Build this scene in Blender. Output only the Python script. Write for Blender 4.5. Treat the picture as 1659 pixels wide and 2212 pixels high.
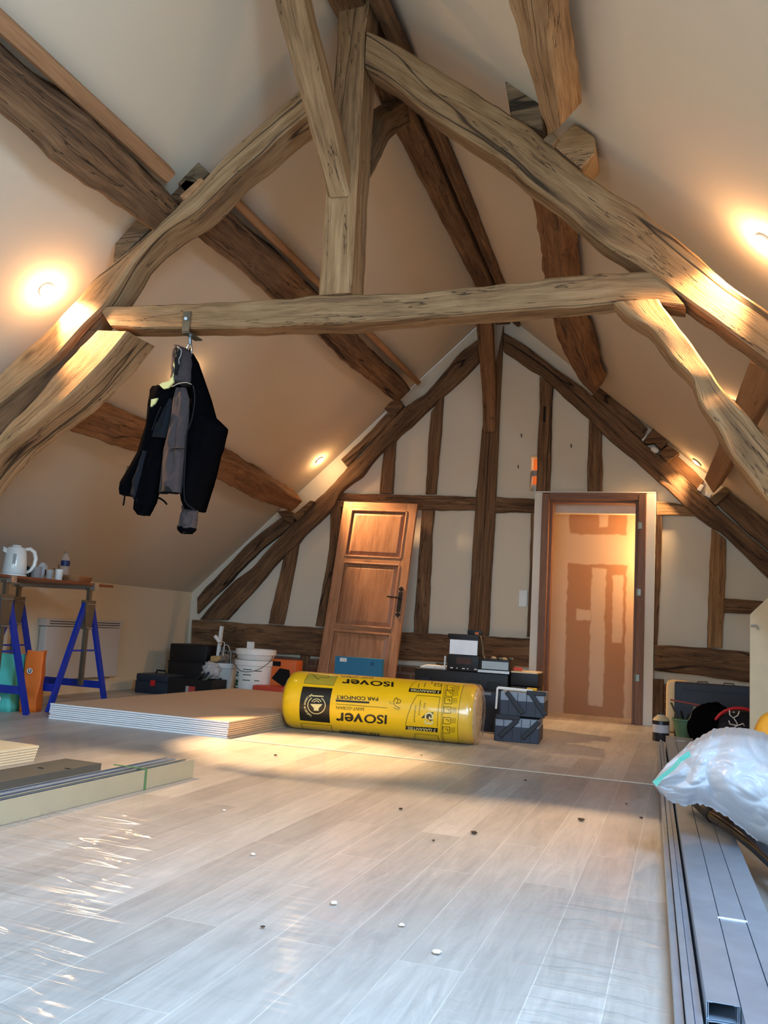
import bpy, bmesh, math, random
from mathutils import Vector, Matrix, noise
random.seed(7)
SC = bpy.context.scene
COL = SC.collection
for o in list(bpy.data.objects): bpy.data.objects.remove(o)

# ---------------------------------------------------------------- camera
FPX, CX, CY, HC = 1880.0, 829.5, 1106.0, 0.75
PITCH, ROLL, YAW = math.radians(7.495), math.radians(3.311), math.radians(19.142)
def cam_axes():
    cy, sy = math.cos(YAW), math.sin(YAW)
    f0 = Vector((-sy, cy, 0)); r0 = Vector((cy, sy, 0)); u0 = Vector((0, 0, 1))
    w = math.cos(PITCH)*f0 + math.sin(PITCH)*u0
    u = -math.sin(PITCH)*f0 + math.cos(PITCH)*u0
    c, s = math.cos(ROLL), math.sin(ROLL)
    return c*r0 + s*u, -s*r0 + c*u, w
CR, CU, CW = cam_axes()
CAM = Vector((0, 0, HC))
cam = bpy.data.cameras.new('camera'); co = bpy.data.objects.new('camera', cam); COL.objects.link(co)
m = Matrix((CR, CU, -CW)).transposed().to_4x4(); m.translation = CAM
co.matrix_world = m
cam.sensor_fit = 'HORIZONTAL'; cam.sensor_width = 36; cam.lens = FPX/1659*36; cam.clip_start = .02
SC.camera = co

# ---------------------------------------------------------------- view, world, daylight
SC.view_settings.view_transform = 'Standard'; SC.view_settings.look = 'None'
SC.view_settings.gamma = 1; SC.view_settings.use_curve_mapping = False
SC.view_settings.exposure = -0.05
world = bpy.data.worlds.new('sky'); SC.world = world; world.use_nodes = True
bg = world.node_tree.nodes['Background']; bg.inputs[0].default_value = (.55, .75, 1, 1); bg.inputs[1].default_value = 1.2

def area(name, loc, direction, sx, sy, power, color):
    l = bpy.data.lights.new(name, 'AREA'); l.shape = 'RECTANGLE'; l.size = sx; l.size_y = sy
    l.energy = power; l.color = color
    o = bpy.data.objects.new(name, l); COL.objects.link(o); o.location = loc
    o.rotation_euler = Vector(direction).to_track_quat('-Z', 'Y').to_euler(); return o
DAY = (.62, .80, 1.0)
WARM = (1.0, .62, .30)
# daylight through the glazed gable behind the camera and the roof window beside it
area('daylight_gable_window', (-1.6, -2.42, 1.6), (0, 1, -.12), 2.5, 1.8, 125, (.66, .83, 1.0))
area('daylight_roof_window', (.66, .45, 2.40), (-.86, -.06, -1), 1.0, 1.25, 300, (.40, .66, 1.0))

# ---------------------------------------------------------------- projection helpers (pixel of the photograph -> point on a plane)
def ray(x, y): return (x-CX)/FPX*CR - (y-CY)/FPX*CU + CW
def onX(x, y, X): d = ray(x, y); return CAM + d*(X/d.x)
def onY(x, y, Y): d = ray(x, y); return CAM + d*(Y/d.y)
def onZ(x, y, Z): d = ray(x, y); return CAM + d*((Z-HC)/d.z)
def onplane(x, y, n, p0): d = ray(x, y); return CAM + d*(((p0-CAM).dot(n))/d.dot(n))
APX, APZ = -1.838, 4.083
NL = Vector((.93, 0, -1)).normalized(); PL0 = Vector((-5.08, 0, 1.07))     # left slope, normal into the room
NR = Vector((-.86, -.0607, -1)).normalized(); PR0 = Vector((-1.838, 8.5, 4.083))     # right slope
SL = Vector((-1, 0, -.93)).normalized(); SR = Vector((1, 0, -.86)).normalized()
def roofL(x, y, off=0): return onplane(x, y, NL, PL0 + NL*off)
def roofR(x, y, off=0): return onplane(x, y, NR, PR0 + NR*off)
def T(ox, oy, s, pts): return [(ox + x/s, oy + y/s) for x, y in pts]
def C1(*p): return T(0, 0, 1.9988, p)
def C2(*p): return T(600, 0, 2.37, p)
def C3(*p): return T(960, 0, 2.373, p)
def C4(*p): return T(0, 540, 2.676, p)
def C5(*p): return T(400, 680, 2.37, p)
def C6(*p): return T(960, 680, 2.373, p)
def C7(*p): return T(620, 0, 4.879, p)
def C8(*p): return T(1120, 1040, 3.078, p)
def R4(*p): return T(1360, 880, 5.528, p)

# ---------------------------------------------------------------- materials
def newmat(name):
    m = bpy.data.materials.new(name); m.use_nodes = True
    nt = m.node_tree; nt.nodes.clear()
    out = nt.nodes.new('ShaderNodeOutputMaterial'); b = nt.nodes.new('ShaderNodeBsdfPrincipled')
    nt.links.new(b.outputs[0], out.inputs[0]); return m, nt, b
def N(nt, t, **kw):
    n = nt.nodes.new(t)
    for k, v in kw.items():
        if k.startswith('i_'):
            key = k[2:]; key = int(key) if key.isdigit() else key
            n.inputs[key].default_value = v
        else: setattr(n, k, v)
    return n
def srgb(r, g, b):
    f = lambda c: (c/255/12.92) if c/255 <= .04045 else ((c/255+.055)/1.055)**2.4
    return (f(r), f(g), f(b), 1)
def flat(name, col, rough=.5, metal=0, noise_amt=.06, scale=12, bump=0, bscale=60, coat=0, trans=0, ior=1.45, alpha=1):
    m, nt, b = newmat(name)
    tc = N(nt, 'ShaderNodeTexCoord'); nz = N(nt, 'ShaderNodeTexNoise', i_Scale=scale, i_Detail=5)
    nt.links.new(tc.outputs['Object'], nz.inputs['Vector'])
    mr = N(nt, 'ShaderNodeMapRange'); mr.inputs[3].default_value = 1-noise_amt*2; mr.inputs[4].default_value = 1+noise_amt*2
    nt.links.new(nz.outputs[0], mr.inputs[0])
    mx = N(nt, 'ShaderNodeVectorMath', operation='SCALE'); mx.inputs[0].default_value = col[:3]
    nt.links.new(mr.outputs[0], mx.inputs['Scale']); nt.links.new(mx.outputs[0], b.inputs['Base Color'])
    b.inputs['Roughness'].default_value = rough; b.inputs['Metallic'].default_value = metal
    b.inputs['Coat Weight'].default_value = coat; b.inputs['Transmission Weight'].default_value = trans; b.inputs['IOR'].default_value = ior
    b.inputs['Alpha'].default_value = alpha
    if bump:
        n2 = N(nt, 'ShaderNodeTexNoise', i_Scale=bscale, i_Detail=4); nt.links.new(tc.outputs['Object'], n2.inputs['Vector'])
        bp = N(nt, 'ShaderNodeBump', i_Strength=bump, i_Distance=.01); nt.links.new(n2.outputs[0], bp.inputs['Height'])
        nt.links.new(bp.outputs[0], b.inputs['Normal'])
    return m
def emit(name, col, s):
    m, nt, b = newmat(name); b.inputs['Emission Color'].default_value = col; b.inputs['Emission Strength'].default_value = s
    b.inputs['Base Color'].default_value = col; return m

def wood(name, light, mid, dark, crack=.9, rough=.75, su=1.0, sv=1.0, bump=.5):
    """hewn timber, grain along the u axis of the UV map (metres)"""
    m, nt, b = newmat(name); L = nt.links.new
    uv = N(nt, 'ShaderNodeUVMap'); oi = N(nt, 'ShaderNodeObjectInfo')
    add = N(nt, 'ShaderNodeVectorMath', operation='ADD'); mul = N(nt, 'ShaderNodeVectorMath', operation='SCALE', i_Scale=37.0)
    cmb = N(nt, 'ShaderNodeCombineXYZ'); L(oi.outputs['Random'], cmb.inputs[0]); L(oi.outputs['Random'], cmb.inputs[1])
    L(cmb.outputs[0], mul.inputs[0]); L(uv.outputs[0], add.inputs[0]); L(mul.outputs[0], add.inputs[1])
    def nz(sx, sy, detail=4, rough_=.6, dist=0):
        mp = N(nt, 'ShaderNodeMapping'); mp.inputs['Scale'].default_value = (sx*su, sy*sv, 1); L(add.outputs[0], mp.inputs[0])
        n = N(nt, 'ShaderNodeTexNoise', i_Scale=1.0, i_Detail=detail, i_Roughness=rough_, i_Distortion=dist); L(mp.outputs[0], n.inputs['Vector']); return n
    big = nz(1.6, 7, 3, .55, .4); mids = nz(2.2, 34, 4, .6, .6); fine = nz(7, 210, 3, .7)
    mix = N(nt, 'ShaderNodeMix', data_type='FLOAT', i_0=.5); L(big.outputs[0], mix.inputs[2]); L(mids.outputs[0], mix.inputs[3])
    mix2 = N(nt, 'ShaderNodeMix', data_type='FLOAT', i_0=.34); L(mix.outputs[0], mix2.inputs[2]); L(fine.outputs[0], mix2.inputs[3])
    rp = N(nt, 'ShaderNodeValToRGB'); e = rp.color_ramp.elements
    e[0].position = .38; e[0].color = dark; e[1].position = .64; e[1].color = light
    x = e.new(.5); x.color = mid
    L(mix2.outputs[0], rp.inputs[0])
    # knots
    mpk = N(nt, 'ShaderNodeMapping'); mpk.inputs['Scale'].default_value = (1.5, 4.2, 1); L(add.outputs[0], mpk.inputs[0])
    vor = N(nt, 'ShaderNodeTexVoronoi', i_Scale=1.0); L(mpk.outputs[0], vor.inputs['Vector'])
    kn = N(nt, 'ShaderNodeMapRange'); kn.inputs[1].default_value = .03; kn.inputs[2].default_value = .10; kn.inputs[3].default_value = .6; kn.inputs[4].default_value = 1
    L(vor.outputs['Distance'], kn.inputs[0])
    # cracks along the grain
    cr = nz(.55, 6.5, 5, .55, .25)
    sb = N(nt, 'ShaderNodeMath', operation='SUBTRACT'); sb.inputs[1].default_value = .5; L(cr.outputs[0], sb.inputs[0])
    ab = N(nt, 'ShaderNodeMath', operation='ABSOLUTE'); L(sb.outputs[0], ab.inputs[0])
    cm = N(nt, 'ShaderNodeMapRange'); cm.inputs[1].default_value = .0006; cm.inputs[2].default_value = .0042; cm.inputs[3].default_value = 1-crack; cm.inputs[4].default_value = 1
    L(ab.outputs[0], cm.inputs[0])
    c2 = nz(.16, 2.6, 3, .4, .08); sb2 = N(nt, 'ShaderNodeMath', operation='SUBTRACT'); sb2.inputs[1].default_value = .5; L(c2.outputs[0], sb2.inputs[0])
    ab2 = N(nt, 'ShaderNodeMath', operation='ABSOLUTE'); L(sb2.outputs[0], ab2.inputs[0])
    cm2 = N(nt, 'ShaderNodeMapRange'); cm2.inputs[1].default_value = .0008; cm2.inputs[2].default_value = .0040; cm2.inputs[3].default_value = 1-crack; cm2.inputs[4].default_value = 1
    L(ab2.outputs[0], cm2.inputs[0]); cmm = N(nt, 'ShaderNodeMath', operation='MULTIPLY'); L(cm.outputs[0], cmm.inputs[0]); L(cm2.outputs[0], cmm.inputs[1]); cm = cmm
    br = N(nt, 'ShaderNodeMapRange'); br.inputs[3].default_value = .86; br.inputs[4].default_value = 1.14; L(oi.outputs['Random'], br.inputs[0])
    m1 = N(nt, 'ShaderNodeMath', operation='MULTIPLY'); L(kn.outputs[0], m1.inputs[0]); L(cm.outputs[0], m1.inputs[1])
    m2 = N(nt, 'ShaderNodeMath', operation='MULTIPLY'); L(m1.outputs[0], m2.inputs[0]); L(br.outputs[0], m2.inputs[1])
    sc = N(nt, 'ShaderNodeVectorMath', operation='SCALE'); L(rp.outputs[0], sc.inputs[0]); L(m2.outputs[0], sc.inputs['Scale'])
    L(sc.outputs[0], b.inputs['Base Color']); b.inputs['Roughness'].default_value = rough
    b.inputs['Specular IOR Level'].default_value = .3
    hm = N(nt, 'ShaderNodeMath', operation='MULTIPLY'); L(mix2.outputs[0], hm.inputs[0]); L(cm.outputs[0], hm.inputs[1])
    bp = N(nt, 'ShaderNodeBump', i_Strength=bump, i_Distance=.012); L(hm.outputs[0], bp.inputs['Height']); L(bp.outputs[0], b.inputs['Normal'])
    return m

OAK = wood('hewn_oak', srgb(178, 144, 104), srgb(146, 112, 76), srgb(96, 70, 46), crack=.8)
OAKD = wood('dark_gable_oak', srgb(146, 110, 76), srgb(108, 78, 52), srgb(60, 42, 29), crack=.85)
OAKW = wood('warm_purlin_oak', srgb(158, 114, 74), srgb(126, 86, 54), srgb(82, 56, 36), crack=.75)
LATH = wood('planed_lath', srgb(178, 134, 94), srgb(160, 116, 78), srgb(136, 96, 64), crack=.1, su=.6, sv=.5, bump=.15)
OAKG = wood('weathered_block_oak', srgb(146, 120, 90), srgb(112, 90, 64), srgb(72, 56, 40), crack=.8)
DOORW = wood('limed_door_oak', srgb(186, 136, 102), srgb(168, 118, 84), srgb(138, 92, 64), crack=.12, rough=.45, bump=.12)
FRAMEW = wood('door_frame_oak', srgb(150, 108, 82), srgb(132, 92, 68), srgb(108, 72, 52), crack=.1, rough=.5, bump=.1)
PLASTER = flat('white_plaster', srgb(214, 202, 180), .85, noise_amt=.02, scale=3, bump=.08, bscale=180)
CEIL = flat('ceiling_paint', srgb(208, 190, 164), .8, noise_amt=.012, scale=2, bump=.04, bscale=220)
CREAM = flat('cream_wall_paint', srgb(226, 204, 170), .8, noise_amt=.015, scale=2, bump=.05, bscale=200)
WHITEP = flat('white_paint', srgb(228, 220, 206), .6, noise_amt=.02)
BLACKP = flat('black_plastic', srgb(15, 15, 17), .5, noise_amt=.1, bump=.1, bscale=300)
NAVY = flat('navy_plastic', srgb(30, 40, 56), .5, noise_amt=.08, bump=.08, bscale=300)
GREYP = flat('grey_plastic', srgb(132, 140, 150), .5)
STEEL = flat('galvanised_steel', srgb(176, 180, 182), .32, metal=.9, noise_amt=.12, scale=30, bump=.1, bscale=150)
STEELD = flat('dull_steel', srgb(120, 118, 106), .38, metal=.85, noise_amt=.1)
WHITEPL = flat('white_plastic', srgb(232, 232, 226), .35, noise_amt=.03)
BLUEPAINT = flat('blue_enamel', srgb(20, 48, 150), .35, noise_amt=.05)
REDP = flat('red_plastic', srgb(190, 30, 32), .4)
IRON = flat('black_iron', srgb(22, 20, 20), .5, metal=.3)
GYPTOP = flat('plasterboard_face', srgb(206, 178, 148), .85, noise_amt=.025, scale=4)
GYPEDGE = flat('plasterboard_edge', srgb(236, 238, 240), .8, noise_amt=.02)
ORANGE = flat('orange_plastic', srgb(216, 104, 44), .5)
PAPERW = flat('white_paper', srgb(230, 228, 222), .7)
# ---------------------------------------------------------------- object helpers
def tag(o, label=None, cat=None, group=None, kind=None):
    if label: o['label'] = label
    if cat: o['category'] = cat
    if group: o['group'] = group
    if kind: o['kind'] = kind
    return o
def empty(name, loc, label=None, cat=None, group=None, kind=None, rz=0, M=None):
    o = bpy.data.objects.new(name, None); COL.objects.link(o); o.location = loc; o.rotation_euler = (0, 0, rz)
    if M is not None: o.matrix_world = M
    o.empty_display_size = .1
    return tag(o, label, cat, group, kind)
class MB:
    """mesh builder: collects pieces, build() links them as ONE object"""
    def __init__(s): s.v = []; s.f = []; s.mi = []; s.uv = []
    def add(s, verts, faces, mi=0, uvs=None):
        b = len(s.v); s.v += [Vector(v) for v in verts]
        for k, f in enumerate(faces):
            s.f.append([b+i for i in f]); s.mi.append(mi)
            s.uv.append(uvs[k] if uvs else None)
        return s
    def bm(s, bm, mi=0, M=None):
        bm.verts.index_update()
        vs = [(M @ v.co if M is not None else v.co.copy()) for v in bm.verts]
        s.add(vs, [[v.index for v in f.verts] for f in bm.faces], mi); bm.free(); return s
    def box(s, c, size, M=None, mi=0, bev=0, rz=0):
        bm = bmesh.new(); bmesh.ops.create_cube(bm, size=1)
        for v in bm.verts: v.co = Vector((v.co.x*size[0], v.co.y*size[1], v.co.z*size[2]))
        if bev: bmesh.ops.bevel(bm, geom=bm.edges[:], offset=min(bev, min(size)*.45), segments=2, profile=.6, affect='EDGES')
        mt = Matrix.Translation(c) @ Matrix.Rotation(rz, 4, 'Z')
        return s.bm(bm, mi, (M @ mt) if M is not None else mt)
    def bar(s, a, b, w, h, up=(0, 0, 1), mi=0, bev=0):
        a = Vector(a); b = Vector(b); d = (b-a); L = d.length; d.normalize()
        up = Vector(up); x = d.cross(up)
        if x.length < 1e-4: x = d.cross(Vector((1, 0, 0)))
        x.normalize(); z = x.cross(d).normalized()
        M = Matrix((x, d, z)).transposed().to_4x4(); M.translation = (a+b)/2
        return s.box((0, 0, 0), (w, L, h), M, mi, bev)
    def tube(s, path, r, n=10, mi=0, cap=True, closed=False):
        path = [Vector(p) for p in path]; rs = r if isinstance(r, (list, tuple)) else [r]*len(path)
        vs = []; prev = None
        for i, p in enumerate(path):
            if closed: d = path[(i+1) % len(path)] - path[i-1]
            else: d = path[min(i+1, len(path)-1)] - path[max(i-1, 0)]
            d.normalize()
            x = (prev if prev is not None else (Vector((0, 0, 1)) if abs(d.z) < .9 else Vector((1, 0, 0))))
            x = (x - d*x.dot(d)).normalized(); prev = x; y = d.cross(x)
            for k in range(n):
                a = 2*math.pi*k/n; vs.append(p + (x*math.cos(a)+y*math.sin(a))*rs[i])
        fs = []
        m = len(path)
        for i in range(m if closed else m-1):
            for k in range(n):
                j = (i+1) % m
                fs.append([i*n+k, i*n+(k+1) % n, j*n+(k+1) % n, j*n+k])
        if cap and not closed: fs += [list(range(n))[::-1], [(m-1)*n+k for k in range(n)]]
        return s.add(vs, fs, mi)
    def lathe(s, prof, n=28, M=None, mi=0, c=(0, 0, 0)):
        vs = []; fs = []
        for r, z in prof:
            for k in range(n):
                a = 2*math.pi*k/n; p = Vector((c[0]+r*math.cos(a), c[1]+r*math.sin(a), c[2]+z)); vs.append(M @ p if M is not None else p)
        for i in range(len(prof)-1):
            for k in range(n): fs.append([i*n+k, i*n+(k+1) % n, (i+1)*n+(k+1) % n, (i+1)*n+k])
        if prof[0][0] > 1e-4: fs.append(list(range(n))[::-1])
        if prof[-1][0] > 1e-4: fs.append([(len(prof)-1)*n+k for k in range(n)])
        return s.add(vs, fs, mi)
    def prism(s, pts, dv, mi=0):
        """closed 3-D polygon extruded by the vector dv"""
        pts = [Vector(p) for p in pts]; dv = Vector(dv); n = len(pts)
        fs = [list(range(n)), [n+k for k in range(n)][::-1]] + [[k, n+k, n+(k+1) % n, (k+1) % n] for k in range(n)]
        return s.add(pts + [p+dv for p in pts], fs, mi)
    def build(s, name, mats, parent=None, smooth=False, org=None, bevel=0, uvbox=None):
        """org: world-space origin for a top-level object; children take the parent's space"""
        me = bpy.data.meshes.new(name)
        if parent is None:
            if org is None:
                xs = [v.x for v in s.v]; ys = [v.y for v in s.v]; zs = [v.z for v in s.v]
                org = ((min(xs)+max(xs))/2, (min(ys)+max(ys))/2, min(zs))
            off = Vector(org); vs = [v-off for v in s.v]
        else: vs = s.v
        me.from_pydata([tuple(v) for v in vs], [], s.f)
        mats = mats if isinstance(mats, (list, tuple)) else [mats]
        for m in mats: me.materials.append(m)
        for p, i in zip(me.polygons, s.mi): p.material_index = i
        if any(u is not None for u in s.uv) or uvbox is not None:
            ul = me.uv_layers.new(name='UVMap')
            for p, u in zip(me.polygons, s.uv):
                for k, li in enumerate(p.loop_indices):
                    if u is not None: ul.data[li].uv = u[k]
                    else:
                        v = s.v[me.loops[li].vertex_index]
                        g = uvbox if uvbox is not None else 2
                        o2 = [i for i in range(3) if i != g]
                        ul.data[li].uv = (v[g], v[o2[0]]+v[o2[1]])
        me.validate()
        bm = bmesh.new(); bm.from_mesh(me); bmesh.ops.recalc_face_normals(bm, faces=bm.faces[:]); bm.to_mesh(me); bm.free()
        o = bpy.data.objects.new(name, me); COL.objects.link(o)
        if parent is None: o.location = off
        else: o.parent = parent
        if smooth:
            for p in me.polygons: p.use_smooth = True
            if smooth != 'all': 
                try: me.set_sharp_from_angle(angle=math.radians(35))
                except Exception: pass
        return o
def sheet(polys, depth, name='c'):
    """2-D outlines (first outer, then holes) -> bmesh slab from z=0 to z=depth"""
    cu = bpy.data.curves.new(name, 'CURVE'); cu.dimensions = '2D'; cu.fill_mode = 'BOTH'; cu.extrude = depth/2
    for pl in polys:
        sp = cu.splines.new('POLY'); sp.points.add(len(pl)-1); sp.use_cyclic_u = True
        for p, q in zip(sp.points, pl): p.co = (q[0], q[1], 0, 1)
    ob = bpy.data.objects.new(name, cu); me = bpy.data.meshes.new_from_object(ob)
    bm = bmesh.new(); bm.from_mesh(me)
    for v in bm.verts: v.co.z += depth/2
    bpy.data.objects.remove(ob); bpy.data.curves.remove(cu); bpy.data.meshes.remove(me)
    return bm
def textbm(txt, size=1.0, shear=0, bold=.0, spacing=1.0):
    cu = bpy.data.curves.new('t', 'FONT'); cu.body = txt; cu.size = size; cu.shear = shear; cu.offset = bold; cu.space_character = spacing
    cu.resolution_u = 4; cu.fill_mode = 'BOTH'
    ob = bpy.data.objects.new('t', cu); me = bpy.data.meshes.new_from_object(ob)
    bm = bmesh.new(); bm.from_mesh(me); bpy.data.objects.remove(ob); bpy.data.curves.remove(cu); bpy.data.meshes.remove(me)
    return bm
def resample(P, n):
    P = [Vector(p) for p in P]
    if len(P) == 2: return [P[0].lerp(P[1], i/(n-1)) for i in range(n)]
    d = [0]
    for a, b in zip(P, P[1:]): d.append(d[-1]+(b-a).length)
    out = []
    for i in range(n):
        t = d[-1]*i/(n-1); k = 0
        while k < len(P)-2 and d[k+1] < t: k += 1
        f = (t-d[k])/max(1e-9, d[k+1]-d[k])
        # catmull-rom for gently curved edges
        p0 = P[max(k-1, 0)]; p1 = P[k]; p2 = P[k+1]; p3 = P[min(k+2, len(P)-1)]
        cr = .5*((2*p1) + (-p0+p2)*f + (2*p0-5*p1+4*p2-p3)*f*f + (-p0+3*p1-3*p2+p3)*f**3)
        out.append(cr.lerp(p1.lerp(p2, f), .5))
    return out
SEED = [0]
def timber(name, A, B, dep, mat, label=None, cat='beam', group=None, dvec=(0, 1, 0), rough=.006, parent=None, r=.012, extra=None):
    """squared log: A and B are the two long edges of its front face, dep its thickness along dvec"""
    SEED[0] += 1; sd = SEED[0]*7.31
    L = max((Vector(A[-1])-Vector(A[0])).length, (Vector(B[-1])-Vector(B[0])).length)
    n = max(4, int(L/.045)); A = resample(A, n); B = resample(B, n); dv = Vector(dvec)
    ring = None; rings = []; u = 0; us = []; vsq = None
    for i in range(n):
        a, b = A[i], B[i]; w = (b-a); W = max(w.length, .01); e = w/W
        rr = min(r, W*.2, dep*.2)
        def side(p, d, Ls): return [p+d*rr, p+d*min(3*rr, Ls*.3), p+d*(Ls/2), p+d*(Ls-min(3*rr, Ls*.3)), p+d*(Ls-rr)]
        pts = side(a, e, W) + side(b, dv, dep) + side(b+dv*dep, -e, W) + side(a+dv*dep, -dv, dep)
        c = (a+b)/2 + dv*dep/2
        q = []
        for p in pts:
            o = (p-c); o.normalize()
            k = noise.noise(Vector((p.x*2.2+sd, p.y*2.2, p.z*2.2)))*rough*1.6 + noise.noise(Vector((p.x*9+sd, p.y*9, p.z*9)))*rough*.9
            q.append(p + o*k)
        rings.append(q)
        if vsq is None:
            vsq = [0]
            for k in range(20): vsq.append(vsq[-1] + (q[(k+1) % 20]-q[k]).length)
        if i: u += ((A[i]+B[i])/2 - (A[i-1]+B[i-1])/2).length
        us.append(u)
    mb = MB(); vs = [p for q in rings for p in q]; fs = []; uvs = []
    for i in range(n-1):
        for k in range(20):
            fs.append([i*20+k, i*20+(k+1) % 20, (i+1)*20+(k+1) % 20, (i+1)*20+k])
            uvs.append([(us[i], vsq[k]), (us[i], vsq[k+1]), (us[i+1], vsq[k+1]), (us[i+1], vsq[k])])
    mb.add(vs, fs, 0, uvs)
    for i, uu in ((0, 0), (n-1, us[-1])):
        ids = [i*20+k for k in range(20)]
        mb.f.append(ids if i else ids[::-1]); mb.mi.append(0)
        mb.uv.append([(uu+.001*k, vsq[k]) for k in (range(20) if i else range(19, -1, -1))])
    if extra: extra(mb)
    o = mb.build(name, mat, parent, smooth=True)
    return tag(o, label, cat if parent is None else None, group)
def beam(name, path, side, nrm, w, h, mat, label=None, cat='beam', **kw):
    """log along a centre path; side = width direction, nrm = direction away from the viewer's face"""
    side = Vector(side).normalized(); nrm = Vector(nrm).normalized()
    ws = w if isinstance(w, (list, tuple)) else [w]*len(path)
    A = [Vector(p)-side*q/2 for p, q in zip(path, ws)]; B = [Vector(p)+side*q/2 for p, q in zip(path, ws)]
    return timber(name, A, B, h, mat, label, cat, dvec=nrm, **kw)
def YP(pts, Y): return [onY(x, y, Y) for x, y in pts]
def block(name, pts, Y, dep, mat, label, group=None, cat='wooden block'):
    """short offcut: polygon of the front face at depth Y, thickness dep"""
    mb = MB().prism(YP(pts, Y), (0, dep, 0)); o = mb.build(name, mat, uvbox=0)
    bm = bmesh.new(); bm.from_mesh(o.data); bmesh.ops.bevel(bm, geom=bm.edges[:], offset=.006, segments=1, affect='EDGES'); bm.to_mesh(o.data); bm.free()
    return tag(o, label, cat, group)

# ================================================================ SETTING
YF, YT = 8.5, 3.95           # gable wall, truss front face
XL, XR, YB = -5.15, 1.75, -2.5
def struct(o): o['kind'] = 'structure'; return o
def roof_z(x, y=8.5): return min(1.07+.93*(x+5.08), 3.018-.86*x-.0607*y)
def apex(y): x = (3.018-.0607*y-5.794)/1.79; return x, 5.794+.93*x

# floor: laminate planks along Y
def floor_mat():
    m, nt, b = newmat('grey_oak_laminate'); L = nt.links.new
    tc = N(nt, 'ShaderNodeTexCoord'); mp = N(nt, 'ShaderNodeMapping'); mp.inputs['Rotation'].default_value = (0, 0, math.radians(90)); mp.inputs['Location'].default_value = (.3, -.932, 0)
    L(tc.outputs['Object'], mp.inputs[0])
    br = N(nt, 'ShaderNodeTexBrick'); br.offset = .37; br.offset_frequency = 2
    br.inputs['Color1'].default_value = srgb(188, 182, 174); br.inputs['Color2'].default_value = srgb(164, 156, 147); br.inputs['Mortar'].default_value = srgb(206, 200, 190)
    br.inputs['Scale'].default_value = 1; br.inputs['Mortar Size'].default_value = .0014; br.inputs['Brick Width'].default_value = 1.25; br.inputs['Row Height'].default_value = .1535
    L(mp.outputs[0], br.inputs['Vector'])
    # grain
    m2 = N(nt, 'ShaderNodeMapping'); m2.inputs['Scale'].default_value = (26, 2.2, 1); L(tc.outputs['Object'], m2.inputs[0])
    ad = N(nt, 'ShaderNodeVectorMath', operation='ADD'); sc0 = N(nt, 'ShaderNodeVectorMath', operation='SCALE', i_Scale=40.)
    L(br.outputs['Color'], sc0.inputs[0]); L(m2.outputs[0], ad.inputs[0]); L(sc0.outputs[0], ad.inputs[1])
    g = N(nt, 'ShaderNodeTexNoise', i_Scale=1., i_Detail=5, i_Roughness=.65, i_Distortion=1.2); L(ad.outputs[0], g.inputs['Vector'])
    # cathedral figure: limed rings
    m3 = N(nt, 'ShaderNodeMapping'); m3.inputs['Scale'].default_value = (9, 1.1, 1); L(tc.outputs['Object'], m3.inputs[0])
    a3 = N(nt, 'ShaderNodeVectorMath', operation='ADD'); L(m3.outputs[0], a3.inputs[0]); L(sc0.outputs[0], a3.inputs[1])
    g3 = N(nt, 'ShaderNodeTexNoise', i_Scale=1., i_Detail=1.5, i_Distortion=.5); L(a3.outputs[0], g3.inputs['Vector'])
    ml = N(nt, 'ShaderNodeMath', operation='MULTIPLY'); ml.inputs[1].default_value = 26; L(g3.outputs[0], ml.inputs[0])
    fr = N(nt, 'ShaderNodeMath', operation='FRACT'); L(ml.outputs[0], fr.inputs[0])
    lr = N(nt, 'ShaderNodeMapRange'); lr.inputs[1].default_value = .78; lr.inputs[2].default_value = 1.; lr.inputs[3].default_value = 0; lr.inputs[4].default_value = .1; L(fr.outputs[0], lr.inputs[0])
    gr = N(nt, 'ShaderNodeMapRange'); gr.inputs[1].default_value = .25; gr.inputs[2].default_value = .75; gr.inputs[3].default_value = .74; gr.inputs[4].default_value = 1.18; L(g.outputs[0], gr.inputs[0])
    sm = N(nt, 'ShaderNodeMath', operation='ADD'); L(gr.outputs[0], sm.inputs[0]); L(lr.outputs[0], sm.inputs[1])
    # dust smears
    d = N(nt, 'ShaderNodeTexNoise', i_Scale=1.7, i_Detail=6, i_Roughness=.65); L(tc.outputs['Object'], d.inputs['Vector'])
    dr = N(nt, 'ShaderNodeMapRange'); dr.inputs[1].default_value = .45; dr.inputs[2].default_value = .75; dr.inputs[3].default_value = 0; dr.inputs[4].default_value = .3; L(d.outputs[0], dr.inputs[0])
    sc = N(nt, 'ShaderNodeVectorMath', operation='SCALE'); L(br.outputs['Color'], sc.inputs[0]); L(sm.outputs[0], sc.inputs['Scale'])
    mx = N(nt, 'ShaderNodeMix', data_type='RGBA'); L(dr.outputs[0], mx.inputs[0]); L(sc.outputs[0], mx.inputs[6]); mx.inputs[7].default_value = srgb(214, 208, 198)
    L(mx.outputs[2], b.inputs['Base Color'])
    rr = N(nt, 'ShaderNodeMapRange'); rr.inputs[3].default_value = .3; rr.inputs[4].default_value = .55; L(d.outputs[0], rr.inputs[0]); L(rr.outputs[0], b.inputs['Roughness'])
    bp = N(nt, 'ShaderNodeBump', i_Strength=.12, i_Distance=.004); L(sm.outputs[0], bp.inputs['Height']); L(bp.outputs[0], b.inputs['Normal'])
    return m
floor = struct(MB().box(((XL+XR)/2, (YB+10.2)/2, -.05), (XR-XL+1.2, 10.2-YB+.3, .1)).build('floor', floor_mat(), org=(0, 0, 0)))

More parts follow.
